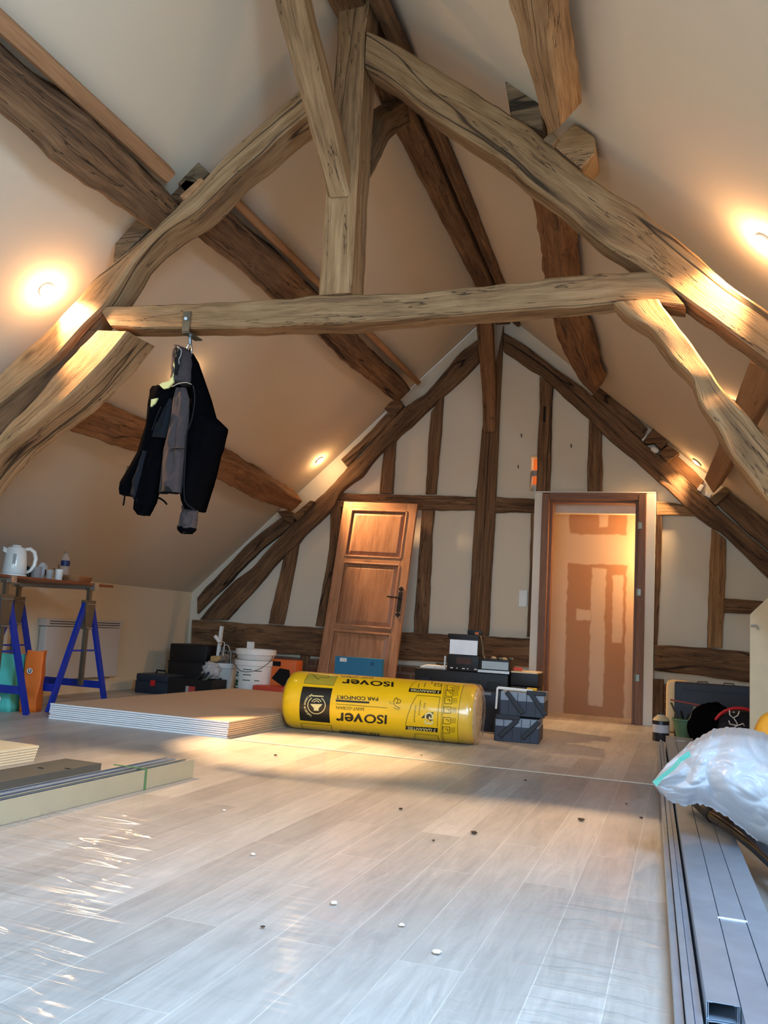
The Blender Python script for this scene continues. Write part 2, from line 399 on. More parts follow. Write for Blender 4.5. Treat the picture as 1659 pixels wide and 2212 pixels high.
# transparent film on the floor, wrinkled where it is pulled tight (part of the floor)
def film_mat():
    m = bpy.data.materials.new('clear_film'); m.use_nodes = True; nt = m.node_tree; nt.nodes.clear(); L = nt.links.new
    out = N(nt, 'ShaderNodeOutputMaterial'); t = N(nt, 'ShaderNodeBsdfTransparent'); g = N(nt, 'ShaderNodeBsdfGlossy'); g.inputs['Roughness'].default_value = .15
    fz = N(nt, 'ShaderNodeLayerWeight'); fz.inputs[0].default_value = .18
    mr = N(nt, 'ShaderNodeMapRange'); mr.inputs[3].default_value = .10; mr.inputs[4].default_value = .38; L(fz.outputs['Fresnel'], mr.inputs[0])
    df = N(nt, 'ShaderNodeBsdfDiffuse'); df.inputs[0].default_value = (.9, .9, .9, 1); m2 = N(nt, 'ShaderNodeMixShader', i_0=.28); L(g.outputs[0], m2.inputs[1]); L(df.outputs[0], m2.inputs[2])
    mx = N(nt, 'ShaderNodeMixShader'); L(mr.outputs[0], mx.inputs[0]); L(t.outputs[0], mx.inputs[1]); L(m2.outputs[0], mx.inputs[2]); L(mx.outputs[0], out.inputs[0])
    return m
FILM = film_mat()
def film(x0, x1, y0, y1, wr, nx=110):
    mb = MB(); vs = []; fs = []; ysl = []; y = y0
    while y < y1: ysl.append(y); y += .0032 if 1.35 < y < 3.1 else .03
    ysl.append(y1); ny = len(ysl)-1
    for j in range(ny+1):
        for i in range(nx+1):
            x = x0+(x1-x0)*i/nx; y = ysl[j]; a = wr(x, y)
            w = y + .03*(x-x0) + .012*noise.noise(Vector((x*2.5, y*3, 5)))
            n1 = noise.noise(Vector((x*1.0, w*11, 3.1))); n2 = noise.noise(Vector((x*1.7+9, w*19, 7.7))); g = .5+.5*noise.noise(Vector((x*2.2, w*5, 1.1)))
            h = .018*max(0, 1-abs(n1)*8)*g + .012*max(0, 1-abs(n2)*7)*g + .0016*noise.noise(Vector((x*12, w*60, 9)))
            ed = min(1, (x-x0)*8, (x1-x)*8, (y-y0)*8, (y1-y)*8)
            vs.append((x, y, .0025 + max(0, h)*a*ed))
    for j in range(ny):
        for i in range(nx): k = j*(nx+1)+i; fs.append([k, k+1, k+nx+2, k+nx+1])
    mb.add(vs, fs); return mb.build('protective_film', FILM, floor, smooth='all')
film(-3.6, .02, .8, 4.97, lambda x, y: min(1, max(0, min(1, (-1.13-.47*(y-1.66)-x)*5))*max(0, min(1, (3.05-y)*3)) + max(0, min(1, (x+.38)*6))*max(0, min(1, (2.8-y)*4)) + .06))
# seam tape between two film sheets
MB().bar((-2.62, 4.97, .003), (-.12, 4.99, .003), .022, .0015).build('seam_tape', flat('clear_tape', srgb(236, 226, 206), .3), floor)
# crumbs and plaster chips lying on the film
for k, (x, y, s, c) in enumerate([(866, 1748, .009, 0), (1024, 1800, .013, 0), (936, 1816, .006, 0), (1255, 1772, .014, 0), (1385, 1767, .008, 0), (1135, 1686, .007, 0), (595, 1632, .01, 0),
        (547, 1846, .008, 1), (721, 1952, .010, 1), (868, 1999, .008, 1), (944, 2058, .011, 1), (568, 2003, .006, 0), (484, 1751, .007, 1), (1353, 1737, .006, 0), (910, 1632, .006, 0)]):
    p = onZ(x, y, .004); bm = bmesh.new(); bmesh.ops.create_icosphere(bm, subdivisions=2, radius=s)
    for v in bm.verts:
        v.co = v.co*(1+.5*noise.noise(v.co*160+Vector((k, 0, 0)))); v.co.z *= .35
    mb = MB(); mb.bm(bm, 0, Matrix.Translation(p+Vector((0, 0, s*.3))))
    o = mb.build('plaster_chip' if c else 'dirt_crumb', flat('chip_white', srgb(222, 220, 214), .8) if c else flat('crumb_dark', srgb(60, 48, 38), .9), smooth='all')
    tag(o, 'small white plaster chip lying on the film covered floor' if c else 'tiny dark crumb of dirt on the pale laminate floor', 'debris', 'plaster chips on the floor' if c else 'dark crumbs on the floor')

# walls
DX0, DX1, DZ = -1.36, -.25, 2.11           # opening in the gable for the door surround
def wall_y(polys, Y, dep, name, mat):
    bm = sheet(polys, dep)
    M = Matrix(((1, 0, 0, 0), (0, 0, 1, Y), (0, 1, 0, 0), (0, 0, 0, 1)))
    mb = MB(); mb.bm(bm, 0, M); return struct(mb.build(name, mat, org=(APX, Y, 0)))
gab = [(XL, 0), (DX0+.02, 0), (DX0+.02, DZ-.01), (DX1-.02, DZ-.01), (DX1-.02, 0), (XR, 0), (XR, roof_z(XR)), (APX, APZ), (-5.08, 1.07), (XL, 1.07)]
hole = [(-1.44, 2.16), (-1.31, 2.16), (-1.31, 2.52), (-1.44, 2.52)]
wall_back = wall_y([gab, hole], YF, .16, 'wall_back', PLASTER)
struct(MB().box((XL-.05, (YB+YF)/2, .53), (.1, YF-YB, 1.06)).build('wall_left', CREAM))
struct(MB().prism([(XR, YB, 0), (XR, YF, 0), (XR, YF, roof_z(XR, YF)), (XR, YB, roof_z(XR, YB))], (.1, 0, 0)).build('wall_right', CREAM))
# gable behind the camera with its big window
gab2 = [(XL, 0), (XR, 0), (XR, roof_z(XR, YB)), apex(YB), (-5.08, 1.07), (XL, 1.07)]
wall_y([gab2, [(-2.9, .65), (-.3, .65), (-.3, 2.55), (-2.9, 2.55)]], YB-.1, .1, 'wall_front', PLASTER)
wf = MB()
for x in (-2.9, -1.6, -.3): wf.box((x, YB-.05, 1.6), (.06, .07, 1.96))
for z in (.65, 2.55): wf.box((-1.6, YB-.05, z), (2.66, .07, .06))
struct(wf.build('window_1', WHITEP))
# sloping ceilings
def slope(polys, left):
    bm = sheet(polys, .08)
    for v in bm.verts: v.co.z += (1.07+.93*(v.co.x+5.08)) if left else (3.018-.86*v.co.x-.0607*v.co.y)
    return struct(MB().bm(bm).build('ceiling', CEIL, org=(polys[0][0][0], (YB+YF)/2, 1.1)))
AB, AF = apex(YB)[0], apex(YF)[0]
slope([[(XL, YB), (AB, YB), (AF, YF), (XL, YF)]], True)
slope([[(XR, YB), (AB, YB), (AF, YF), (XR, YF)], [(.12, -.2), (1.2, -.2), (1.2, 1.1), (.12, 1.1)]], False)
struct(MB().box((XL+.012, (YB+YF)/2, .045), (.016, YF-YB-.02, .09)).build('baseboard_left', CREAM))

# room beyond the doorway: raw plasterboard with joint compound
def raw_board():
    m, nt, b = newmat('taped_plasterboard'); L = nt.links.new
    tc = N(nt, 'ShaderNodeTexCoord'); nz = N(nt, 'ShaderNodeTexNoise', i_Scale=9, i_Detail=4); L(tc.outputs['Object'], nz.inputs['Vector'])
    off = N(nt, 'ShaderNodeVectorMath', operation='MULTIPLY_ADD'); off.inputs[1].default_value = (.05, .05, .05); L(nz.outputs['Color'], off.inputs[0]); L(tc.outputs['Object'], off.inputs[2])
    sp = N(nt, 'ShaderNodeSeparateXYZ'); L(off.outputs[0], sp.inputs[0])
    def band(sock, lo, hi, s=.008):
        a = N(nt, 'ShaderNodeMapRange'); a.inputs[1].default_value = lo-s; a.inputs[2].default_value = lo+s; L(sock, a.inputs[0])
        c = N(nt, 'ShaderNodeMapRange'); c.inputs[1].default_value = hi-s; c.inputs[2].default_value = hi+s; c.inputs[3].default_value = 1; c.inputs[4].default_value = 0; L(sock, c.inputs[0])
        mm = N(nt, 'ShaderNodeMath', operation='MULTIPLY'); L(a.outputs[0], mm.inputs[0]); L(c.outputs[0], mm.inputs[1]); return mm.outputs[0]
    def mul(a, c):
        mm = N(nt, 'ShaderNodeMath', operation='MULTIPLY'); L(a, mm.inputs[0]); L(c, mm.inputs[1]); return mm.outputs[0]
    def mx(a, c):
        mm = N(nt, 'ShaderNodeMath', operation='MAXIMUM'); L(a, mm.inputs[0]); L(c, mm.inputs[1]); return mm.outputs[0]
    X, Z = sp.outputs[0], sp.outputs[2]
    # brown = bare board; coordinates relative to the board's own base centre
    b1 = mul(band(X, -.30, .27), band(Z, 1.82, 2.3)); b2 = mul(band(X, -.30, .28), band(Z, -.2, 1.52))
    f1 = mul(band(X, -.06, .08), band(Z, .12, 1.48)); f2 = mul(band(X, .15, .25), band(Z, .75, 1.42)); f3 = mul(band(X, .0, .09), band(Z, 1.9, 2.05)); f4 = mul(band(X, -.2, -.06), band(Z, .95, 1.06))
    brown = mx(b1, b2); fill = mx(mx(f1, f3), mx(f2, f4))
    inv = N(nt, 'ShaderNodeMath', operation='SUBTRACT'); inv.inputs[0].default_value = 1; L(fill, inv.inputs[1])
    k = mul(brown, inv.outputs[0])
    mix = N(nt, 'ShaderNodeMix', data_type='RGBA'); L(k, mix.inputs[0]); mix.inputs[6].default_value = srgb(214, 188, 158); mix.inputs[7].default_value = srgb(178, 134, 98)
    L(mix.outputs[2], b.inputs['Base Color']); b.inputs['Roughness'].default_value = .8; return m
HB = 8.98
struct(MB().box((-.81, HB+.03, 1.1), (1.7, .06, 2.2)).build('wall_hallway', raw_board(), org=(-.78, HB, 0)))
struct(MB().box((-1.66, 8.82, 1.1), (.1, .32, 2.2)).box((.02, 8.82, 1.1), (.1, .32, 2.2)).build('wall_hallway_side', WHITEP))
struct(MB().box((-.8, 8.82, 2.2), (1.8, .34, .1)).build('ceiling_hallway', WHITEP))
struct(MB().box((-.8, 8.72, 2.05), (1.5, .1, .16)).build('trim_1', flat('lintel_filler', srgb(206, 200, 192), .8, noise_amt=.06, scale=8)))
hl = bpy.data.lights.new('hallway_bulb', 'POINT'); hl.energy = 26; hl.color = (1, .56, .24); hl.shadow_soft_size = .05
ho = bpy.data.objects.new('hallway_bulb', hl); COL.objects.link(ho); ho.location = (-.13, 8.80, 1.62)
# second room seen through the small gap above the door
struct(MB().box((-1.35, 9.1, 2.45), (.9, .04, .9)).build('wall_beyond_gap', flat('orange_wall', srgb(226, 120, 50), .8)))
gl = bpy.data.lights.new('gap_room_bulb', 'POINT'); gl.energy = 3; gl.color = (1, .6, .3); go = bpy.data.objects.new('gap_room_bulb', gl); COL.objects.link(go); go.location = (-1.2, 8.85, 2.5)
struct(MB().box((-1.375, 8.62, 2.36), (.16, .06, .05)).build('trim_2', flat('grey_rail', srgb(170, 160, 150), .6)))

# door surround
door = struct(empty('door_1', (-.81, YF, 0)))
def dp(name, mb, mat, **k):
    for v in mb.v: v -= Vector((-.81, YF, 0))
    return mb.build(name, mat, door, **k)
dp('casing', MB().box((-1.335, 8.49, 1.065), (.075, .16, 2.13), bev=.003), WHITEP)
dp('casing', MB().box((-.285, 8.49, 1.065), (.085, .16, 2.13), bev=.003), WHITEP)
dp('casing', MB().box((-.81, 8.49, 2.138), (1.13, .16, .012)), WHITEP)
dp('jamb', MB().box((-1.262, 8.47, 1.06), (.07, .17, 2.12), bev=.004).box((-1.215, 8.5, 1.04), (.03, .1, 2.08)), FRAMEW, uvbox=2)
dp('jamb', MB().box((-.362, 8.47, 1.06), (.07, .17, 2.12), bev=.004).box((-.41, 8.5, 1.04), (.03, .1, 2.08)), FRAMEW, uvbox=2)
dp('lintel', MB().box((-.812, 8.47, 2.095), (.828, .168, .07), bev=.003).box((-.812, 8.5, 2.055), (.77, .1, .03)), FRAMEW, uvbox=0)
for z in (.42, 1.2, 1.82):
    hb = MB().tube([(0, 0, -.035), (0, 0, .035)], .007, 10).box((.018, .002, 0), (.03, .004, .06))
    for v in hb.v: v += Vector((-.395, 8.381, z))
    dp('hinge', hb, STEELD, smooth=True)

# ================================================================ ROOF TRUSS
timber('king_post', YP(C2((302, -70), (300, 30), (300, 260), (262, 700), (240, 940), (205, 1512)), YT), YP(C2((466, -70), (462, 30), (444, 150), (440, 330), (425, 600), (402, 1000), (370, 1500)), YT), .19, OAK,
       'thick vertical king post rising from the collar beam to the ridge', 'post')
timber('brace_beam', [onY(709, 427, YT-.004), Vector((-1.86, 3.42, 3.60)), Vector((-1.83, 2.9, 4.05))], [onY(755, 424, YT-.004), Vector((-1.72, 3.42, 3.60)), Vector((-1.68, 2.9, 4.05))], .13, OAK,
       'slanting brace from the front of the king post up towards the viewer', dvec=(0, .62, .78))
beam('brace_beam', [(-1.74, 4.1, 2.98), (-1.74, 4.32, 3.3), (-1.75, 4.55, 3.62), (-1.75, 4.9, 3.93)], (1, 0, 0), (0, -.75, .66), .15, .15, OAKG,
     'short curved brace from the back of the king post up to the far ridge')
timber('collar_beam', YP([(212, 662)] + C1((460, 1318), (700, 1312), (1000, 1306), (1370, 1280)) + C2((420, 1505), (700, 1490), (1090, 1460), (1350, 1435)) + C3((850, 1395), (1060, 1385)) + [(1440, 612)], YT+.01),
       YP([(240, 706), (300, 710), (440, 709), (600, 704), (853, 692), (1064, 675), (1200, 664), (1300, 658), (1350, 650), (1480, 661)], YT+.01), .15, OAK,
       'long horizontal collar beam across the truss carrying the hanging jacket', rough=.01)
timber('rafter_beam', YP([(684, 160), (672, 172), (600, 235), (520, 298), (470, 352), (440, 388), (380, 450), (300, 520), (250, 562), (179, 630), (112, 700), (11, 792), (-130, 905), (-330, 1065), (-530, 1228)], YT+.0),
       YP([(700, 215), (680, 232), (600, 296), (565, 330), (500, 382), (425, 455), (350, 503), (285, 570), (235, 650), (180, 704), (112, 779), (0, 868), (-110, 965), (-300, 1135), (-480, 1300)], YT+.0), .2, OAK,
       'left principal rafter of the truss sloping down from the king post', rough=.01)
timber('rafter_beam', YP([(792, 61), (870, 101), (946, 148), (1022, 190), (1140, 270), (1191, 314), (1314, 409), (1381, 447), (1487, 535), (1550, 586), (1659, 666), (1850, 806), (2250, 1100)], YT),
       YP([(788, 143), (836, 173), (908, 236), (980, 283), (1081, 346), (1136, 392), (1233, 464), (1300, 521), (1398, 584), (1482, 649), (1659, 773), (1850, 910), (2210, 1170)], YT), .17, OAK,
       'right principal rafter of the truss sloping down from the king post', rough=.01)
timber('strut_beam', YP([(176, 712), (105, 772), (60, 820), (0, 869), (-60, 925), (-260, 1105), (-400, 1230)], YT+.05), YP([(212, 716), (149, 772), (93, 839), (45, 887), (-20, 955), (-230, 1165), (-360, 1290)], YT+.05), .1, OAKD,
       'narrow dark timber wedged between left rafter and left leg brace')
timber('leg_brace', YP([(209, 714), (149, 772), (93, 836), (45, 884), (0, 934), (-70, 1010), (-230, 1200), (-380, 1400)], YT), YP([(276, 716), (224, 779), (149, 854), (56, 929), (0, 975), (-75, 1065), (-210, 1240), (-330, 1420)], YT), .27, OAK,
       'broad leg brace under the left end of the collar beam', rough=.012)
timber('leg_brace', YP(C3((1100, 1532), (1180, 1660), (1290, 1800), (1400, 1960), (1500, 2062)) + C6((1659, 600),) + [(1720, 1010), (1850, 1200), (1990, 1430)], YT), YP(C3((880, 1550), (960, 1630)) + C6((1060, 70), (1110, 130), (1180, 225), (1275, 320), (1300, 430), (1370, 550), (1450, 690), (1530, 810), (1659, 960)) + [(1740, 1180), (1840, 1330), (1940, 1480)], YT), .17, OAK,
       'gnarled pale leg brace under the right end of the collar beam', rough=.018)

# ridge and purlins
beam('ridge_beam', [(-1.70, -2.4, 4.10), (-1.72, 2, 4.07), (-1.735, 3.9, 4.035), (-1.755, 6, 3.97), (-1.775, 8.48, 3.89)], (1, 0, 0), (0, 0, 1), [.19, .19, .19, .18, .16], .2, OAKD,
     'dark ridge beam running under the roof apex to the gable')
beam('ridge_lath', [(-1.53, -2.4, 4.0), (-1.565, 4.2, 3.98), (-1.64, 8.45, 3.86)], (.76, 0, -.65), (.65, 0, .76), [.12, .12, .09], .06, OAKD,
     'thin board fixed along the right side of the ridge beam', cat='board')
timber('purlin', [PL0+NL*.2+SL*0+Vector((0, 0, 0))+(-SL)*q1+Vector((0, y, 0)) for y, q1 in ((-2.4, 3.08), (2.6, 3.08), (3.2, 3.1), (4.02, 3.07))],
       [PL0+NL*.2+(-SL)*q1+Vector((0, y, 0)) for y, q1 in ((-2.4, 2.84), (2.6, 2.86), (3.2, 2.84), (4.02, 2.88))], .18, OAKD,
       'dark cracked purlin on the upper left slope in front of the truss', dvec=-NL, rough=.014)
beam('purlin_lath', [PL0+NL*.13+(-SL)*3.15+Vector((0, y, 0)) for y in (-2.4, 3.85)], SL, -NL, .08, .1, LATH, 'clean sawn lath beside the near upper left purlin', cat='board', rough=.001)
timber('purlin', [PL0+NL*.18+(-SL)*q1+Vector((0, y, 0)) for y, q1 in ((4.05, 3.24), (5.5, 3.25), (7, 3.23), (8.1, 3.21))],
       [PL0+NL*.18+(-SL)*q1+Vector((0, y, 0)) for y, q1 in ((4.05, 3.0), (5.5, 3.02), (7, 3.0), (8.1, 3.02))], .16, OAKD,
       'dark upper left purlin between the truss and the gable wall', dvec=-NL, rough=.014)
beam('purlin_lath', [PL0+NL*.12+(-SL)*3.31+Vector((0, y, 0)) for y in (4.3, 8.3)], SL, -NL, .055, .1, LATH, 'clean sawn lath beside the far upper left purlin', cat='board', rough=.001)
beam('purlin', [roofL(x, y, .2) for x, y in [(60, 862), (160, 903), (300, 953), (400, 985), (500, 1022), (560, 1055), (600, 1078), (640, 1094)]], SL, -NL, [.2, .2, .2, .2, .21, .24, .2, .17], .19, OAKW,
     'curved orange-brown purlin low on the left slope behind the jacket', rough=.014)
def RP(pts, off): return [roofR(x, y, off) for x, y in pts]
timber('purlin', RP([(1040, -420), (1055, -180)] + C3((320, 0), (370, 160), (400, 260), (450, 400), (490, 560), (535, 690)), .2), RP([(1165, -420), (1175, -180)] + C3((520, 0), (530, 160), (548, 300), (575, 440), (595, 560), (600, 640)), .2), .13, OAK,
     'pale crooked log purlin on the right slope, nearest the viewer', dvec=-NR, rough=.012)
timber('purlin', RP(C3((425, 945), (455, 1080), (480, 1260), (500, 1430), (550, 1645), (600, 1780), (660, 1890), (700, 1960), (760, 2022)), .18), RP(C3((590, 1080), (605, 1180), (610, 1280), (618, 1400), (650, 1640), (698, 1740), (732, 1850), (745, 1910), (775, 1978)), .18), .14, OAKW,
     'crooked orange-brown log purlin from the truss to the right gable rafter', dvec=-NR, rough=.014)
timber('purlin', RP([(1617, 784), (1554, 954), (1521, 1034)], .17), RP([(1690, 800), (1583, 994), (1541, 1066)], .17), .13, LATH, 'smooth sawn purlin low on the right slope behind the leg brace', dvec=-NR, rough=.001)

# packing blocks on the truss
B1 = 'weathered packing block wedged between '
block('packing_block', C1((705, 712), (785, 628), (900, 745), (800, 835)), YT+.1, .2, OAKG, B1+'left purlin and rafter, uppermost on that side')
block('packing_block', C1((785, 862), (772, 845), (862, 764), (878, 776), (805, 850)), YT-.02, .12, LATH, 'small pale wedge on the left rafter under the uppermost left block')
block('packing_block', C1((655, 885), (730, 845), (752, 885), (692, 945)), YT-.02, .12, OAKG, 'small dark wedge on the left rafter right of the long sloping cleat')
block('packing_block', C1((640, 897), (585, 950), (495, 1050), (485, 1132), (512, 1118), (600, 1030), (695, 940)), YT+.02, .18, OAKG, 'long sloping cleat resting on top of the left rafter')
block('packing_block', C3((310, 410), (370, 345), (425, 380), (500, 560), (505, 670), (340, 600)), YT+.08, .2, OAKG, 'grey pointed cleat standing up behind the right rafter')
block('packing_block', C3((505, 712), (545, 670), (585, 705), (556, 745)), YT-.03, .12, OAKG, 'small wedge at the foot of the near right purlin')
block('packing_block', C3((556, 742), (665, 628), (770, 700), (778, 780), (700, 862)), YT+.0, .2, OAK, 'chunky pale block under the foot of the near right purlin')

# ================================================================ GABLE TIMBERS
YG = YF-.045; DG = .044
G = 'timber frame of the gable wall'
def gt(name, A, B, label, mat=OAKD, dy=0, dep=DG, cat='beam', rough=.007, **k): return timber(name, YP(A, YG-dy), YP(B, YG-dy), dep, mat, label, cat, rough=rough, r=.008, **k)
gt('gable_rafter', C5((1500, 122), (1400, 200), (1330, 290), (1230, 400), (1130, 470), (1040, 560), (930, 680), (830, 780), (740, 880), (670, 950), (560, 1060), (420, 1200), (340, 1300), (250, 1360), (130, 1490), (70, 1560)),
   C5((1500, 240), (1390, 350), (1300, 430), (1180, 540), (1070, 640), (1000, 700), (900, 820), (800, 900), (755, 985), (620, 1120), (560, 1190), (480, 1260), (370, 1380), (260, 1500), (235, 1530), (205, 1562)),
   'long dark rafter in the gable wall sloping down to the left', dy=.03, dep=.074, rough=.01)
gt('gable_rafter', C6((303, 90), (420, 160), (590, 290), (690, 360), (800, 450), (950, 590), (1140, 750), (1290, 890), (1400, 985), (1520, 1090), (1659, 1215), (1760, 1300)),
   C6((303, 185), (420, 270), (490, 310), (560, 370), (740, 530), (830, 620), (1000, 770), (1150, 900), (1250, 1000), (1340, 1070), (1410, 1110), (1500, 1200), (1659, 1345), (1760, 1430)),
   'long dark rafter in the gable wall sloping down to the right', dy=.03, dep=.074, rough=.01)
gt('outer_rafter', C5((795, 738), (900, 640), (1035, 503)), C5((828, 778), (930, 670), (1066, 532)), 'short upper segment of the outer left gable rafter, below its purlin block')
gt('outer_rafter', C5((490, 1035), (400, 1105), (300, 1190), (190, 1310), (100, 1400), (62, 1445)), C5((550, 1080), (470, 1140), (390, 1205), (290, 1300), (200, 1395), (62, 1530)), 'lower segment of the outer left gable rafter ending at the knee wall')
block('purlin_block', C5((1008, 465), (1040, 450), (1092, 430), (1115, 462), (1062, 533)), YG-.05, .1, OAKD, 'dark block under the gable end of the upper left purlin')
block('purlin_block', C5((470, 1005), (530, 1000), (560, 1020), (548, 1075), (500, 1045)), YG-.06, .1, OAKD, 'rounded dark block under the gable end of the low left purlin')
block('purlin_block', C5((545, 1030), (640, 950), (664, 955), (575, 1056)), YG-.07, .1, OAKD, 'flat offcut lying on the left gable rafter beside the low purlin')
gt('outer_rafter', C6((795, 372), (940, 490), (1042, 580)), C6((760, 410), (870, 525), (1012, 642)), 'outer right gable rafter segment below the log purlin')
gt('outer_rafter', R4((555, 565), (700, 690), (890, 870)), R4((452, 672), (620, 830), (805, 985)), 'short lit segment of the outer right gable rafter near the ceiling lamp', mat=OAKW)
gt('outer_rafter', R4((1190, 1015), (1450, 1190), (1660, 1345), (1850, 1500)), R4((1040, 1160), (1350, 1440), (1660, 1720), (1850, 1900)), 'lowest segment of the outer right gable rafter at the frame edge')
block('purlin_block', R4((285, 243), (455, 373), (445, 430), (380, 505), (290, 420), (200, 430), (160, 400), (240, 300)), YG-.06, .1, OAKD, 'dark upper block on the right gable rafter')
block('purlin_block', R4((465, 440), (600, 545), (450, 657), (348, 540)), YG-.07, .1, OAKD, 'squarish brown block just below the dark upper block on the right')
block('purlin_block', R4((1130, 945), (1205, 1010), (1030, 1168), (948, 1090)), YG-.07, .1, OAKG, 'grey block under the gable end of the low right purlin')
for i, (pp, lb) in enumerate([([(205, 320), (210, 360), (170, 410), (140, 385)], 'left of the dark upper block'), ([(280, 460), (350, 500), (345, 540), (300, 545), (245, 500)], 'below the dark upper block'), ([(850, 912), (890, 935), (850, 1010), (800, 985)], 'at the end of the lit rafter segment'), ([(920, 995), (990, 1030), (960, 1085), (895, 1050)], 'beside the grey block of the low right purlin')]):
    block('plaster_lump', R4(*pp), YG-.035, .08, WHITEP, 'small white lump of filler '+lb, 'filler lumps on the right gable rafter', 'filler')

gt('gable_post', C6((192, 590), (165, 900), (160, 930), (120, 1640)), C6((303, 50), (285, 400), (262, 950), (222, 1645)), 'tall central post of the gable wall', cat='post', dy=.01, dep=.054)
o = timber('brace_beam', [onY(*C6((195, 600))[0], YG-.05), onY(*C6((190, 400))[0], YG-.08), onY(*C6((176, 220))[0], YG-.22), onY(*C6((163, 40))[0], 8.02)] + [Vector((-1.87, 7.78, 3.9))],
           [onY(*C6((262, 600))[0], YG-.05), onY(*C6((262, 400))[0], YG-.08), onY(*C6((250, 220))[0], YG-.22), onY(*C6((242, 40))[0], 8.02)] + [Vector((-1.73, 7.78, 3.9))], .12, OAKW,
           'orange-brown brace in front of the central gable post rising to the ridge', dvec=(0, .9, .4))
gt('gable_stud', C5((1258, 500), (1240, 700), (1227, 917)), C5((1322, 402), (1310, 600), (1283, 917)), 'upper stud left of the central gable post', cat='post')
gt('gable_stud', C5((1210, 1000), (1190, 1300), (1170, 1640)), C5((1272, 1000), (1255, 1300), (1240, 1640)), 'lower stud just right of the leaning door', cat='post')
gt('gable_stud', C5((1012, 700), (1000, 800), (993, 913)), C5((1080, 635), (1068, 800), (1060, 915)), 'short stud standing above the leaning door', cat='post')
gt('gable_stud', C5((505, 1240), (465, 1400), (425, 1580)), C5((582, 1155), (545, 1370), (500, 1585)), 'slanting stud nearest the left knee wall', cat='post')
gt('gable_stud', C5((745, 985), (735, 1200), (665, 1592)), C5((800, 950), (790, 1200), (740, 1600)), 'stud partly hidden behind the left edge of the leaning door', cat='post')
gt('gable_stud', C6((488, 315), (485, 500), (468, 915)), C6((556, 368), (548, 550), (540, 915)), 'stud with a narrow mortise slot, above the door surround', cat='post')
MB().box(onY(*C6((513, 510))[0], YG-.005), (.022, .012, .155)).build('mortise_slot', flat('mortise_dark', srgb(25, 20, 16), .9), None)
tag(bpy.data.objects['mortise_slot'], 'dark narrow mortise slot cut in the stud above the door surround', 'mortise')
gt('gable_stud', C6((740, 530), (736, 700), (733, 917)), C6((808, 590), (805, 700), (810, 917)), 'cracked stud above the right end of the door surround', cat='post')
gt('gable_stud', C6((445, 1018), (440, 1200), (422, 1650)), C6((465, 1018), (458, 1200), (440, 1650)), 'thin strip of stud left of the door surround', cat='post')
gt('gable_stud', C6((1085, 1030), (1080, 1300), (1068, 1695)), C6((1113, 1030), (1110, 1300), (1093, 1695)), 'thin strip of stud right of the door surround', cat='post')
gt('gable_stud', C6((1370, 1090), (1358, 1400), (1345, 1705)), C6((1442, 1150), (1435, 1400), (1425, 1708)), 'knotty wide stud at the right part of the gable', mat=wood('knotty_stud_oak', srgb(176, 134, 88), srgb(146, 106, 66), srgb(104, 72, 44)), cat='post')
gt('gable_rail', C5((795, 908), (900, 915), (1180, 920), (1488, 930)), C5((770, 985), (900, 990), (1180, 997), (1488, 1002)), 'horizontal rail of the gable left of the central post')
gt('gable_rail', C6((258, 933), (360, 938), (470, 942)), C6((256, 1010), (360, 1012), (470, 1015)), 'short rail between the central post and the door surround')
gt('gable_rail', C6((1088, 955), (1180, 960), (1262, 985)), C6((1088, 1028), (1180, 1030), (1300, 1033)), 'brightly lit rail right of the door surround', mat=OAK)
gt('gable_rail', C6((1432, 1455), (1560, 1462), (1760, 1472)), C6((1432, 1525), (1560, 1532), (1760, 1545)), 'short low rail at the right end of the gable')
gt('sill_beam', C8b((700, 32), (1050, 55), (1659, 92)) if False else [(415, 1339), (520, 1346), (640, 1353), (700, 1356)], [(413, 1394), (516, 1404), (640, 1413), (700, 1419)], 'heavy dark sill beam left of the leaning door', dy=.03, dep=.074)
gt('sill_beam', [(862, 1365), (1000, 1373), (1145, 1379)], [(858, 1424), (1000, 1432), (1145, 1440)], 'heavy sill beam between the leaning door and the door surround', dy=.03, dep=.074)
gt('sill_beam', C8((903, 1088), (1150, 1105), (1535, 1135), (1800, 1155)), C8((903, 1258), (1200, 1285), (1400, 1315), (1535, 1332), (1800, 1350)), 'heavy sill beam right of the door surround', dy=.03, dep=.074)
# brick infill under the sill
def brick_mat():
    m, nt, b = newmat('brick_infill'); L = nt.links.new
    tc = N(nt, 'ShaderNodeTexCoord'); mp = N(nt, 'ShaderNodeMapping'); mp.inputs['Rotation'].default_value = (math.radians(-90), 0, 0); L(tc.outputs['Object'], mp.inputs[0])
    br = N(nt, 'ShaderNodeTexBrick'); br.inputs['Color1'].default_value = srgb(118, 80, 60); br.inputs['Color2'].default_value = srgb(92, 62, 48); br.inputs['Mortar'].default_value = srgb(120, 100, 82)
    br.inputs['Scale'].default_value = 1; br.inputs['Brick Width'].default_value = .23; br.inputs['Row Height'].default_value = .075; br.inputs['Mortar Size'].default_value = .012
    L(mp.outputs[0], br.inputs['Vector']); L(br.outputs[0], b.inputs['Base Color']); b.inputs['Roughness'].default_value = .9; return m
BRK = brick_mat()
struct(MB().box((-3.25, YF-.012, .19), (3.75, .03, .38)).build('wall_brick_left', BRK)); struct(MB().box((.72, YF-.012, .19), (1.9, .03, .38)).build('wall_brick_right', BRK))
for x, lb in ((-3.72, 'left of the leaning door'), (-2.25, 'right of the leaning door'), (-.2, 'beside the door surround')):
    o = timber('sill_post', [Vector((x-.05, YF-.05, .0)), Vector((x-.05, YF-.05, .42))], [Vector((x+.05, YF-.05, 0)), Vector((x+.05, YF-.05, .42))], .05, OAKD, 'short dark post under the sill beam '+lb, 'post')
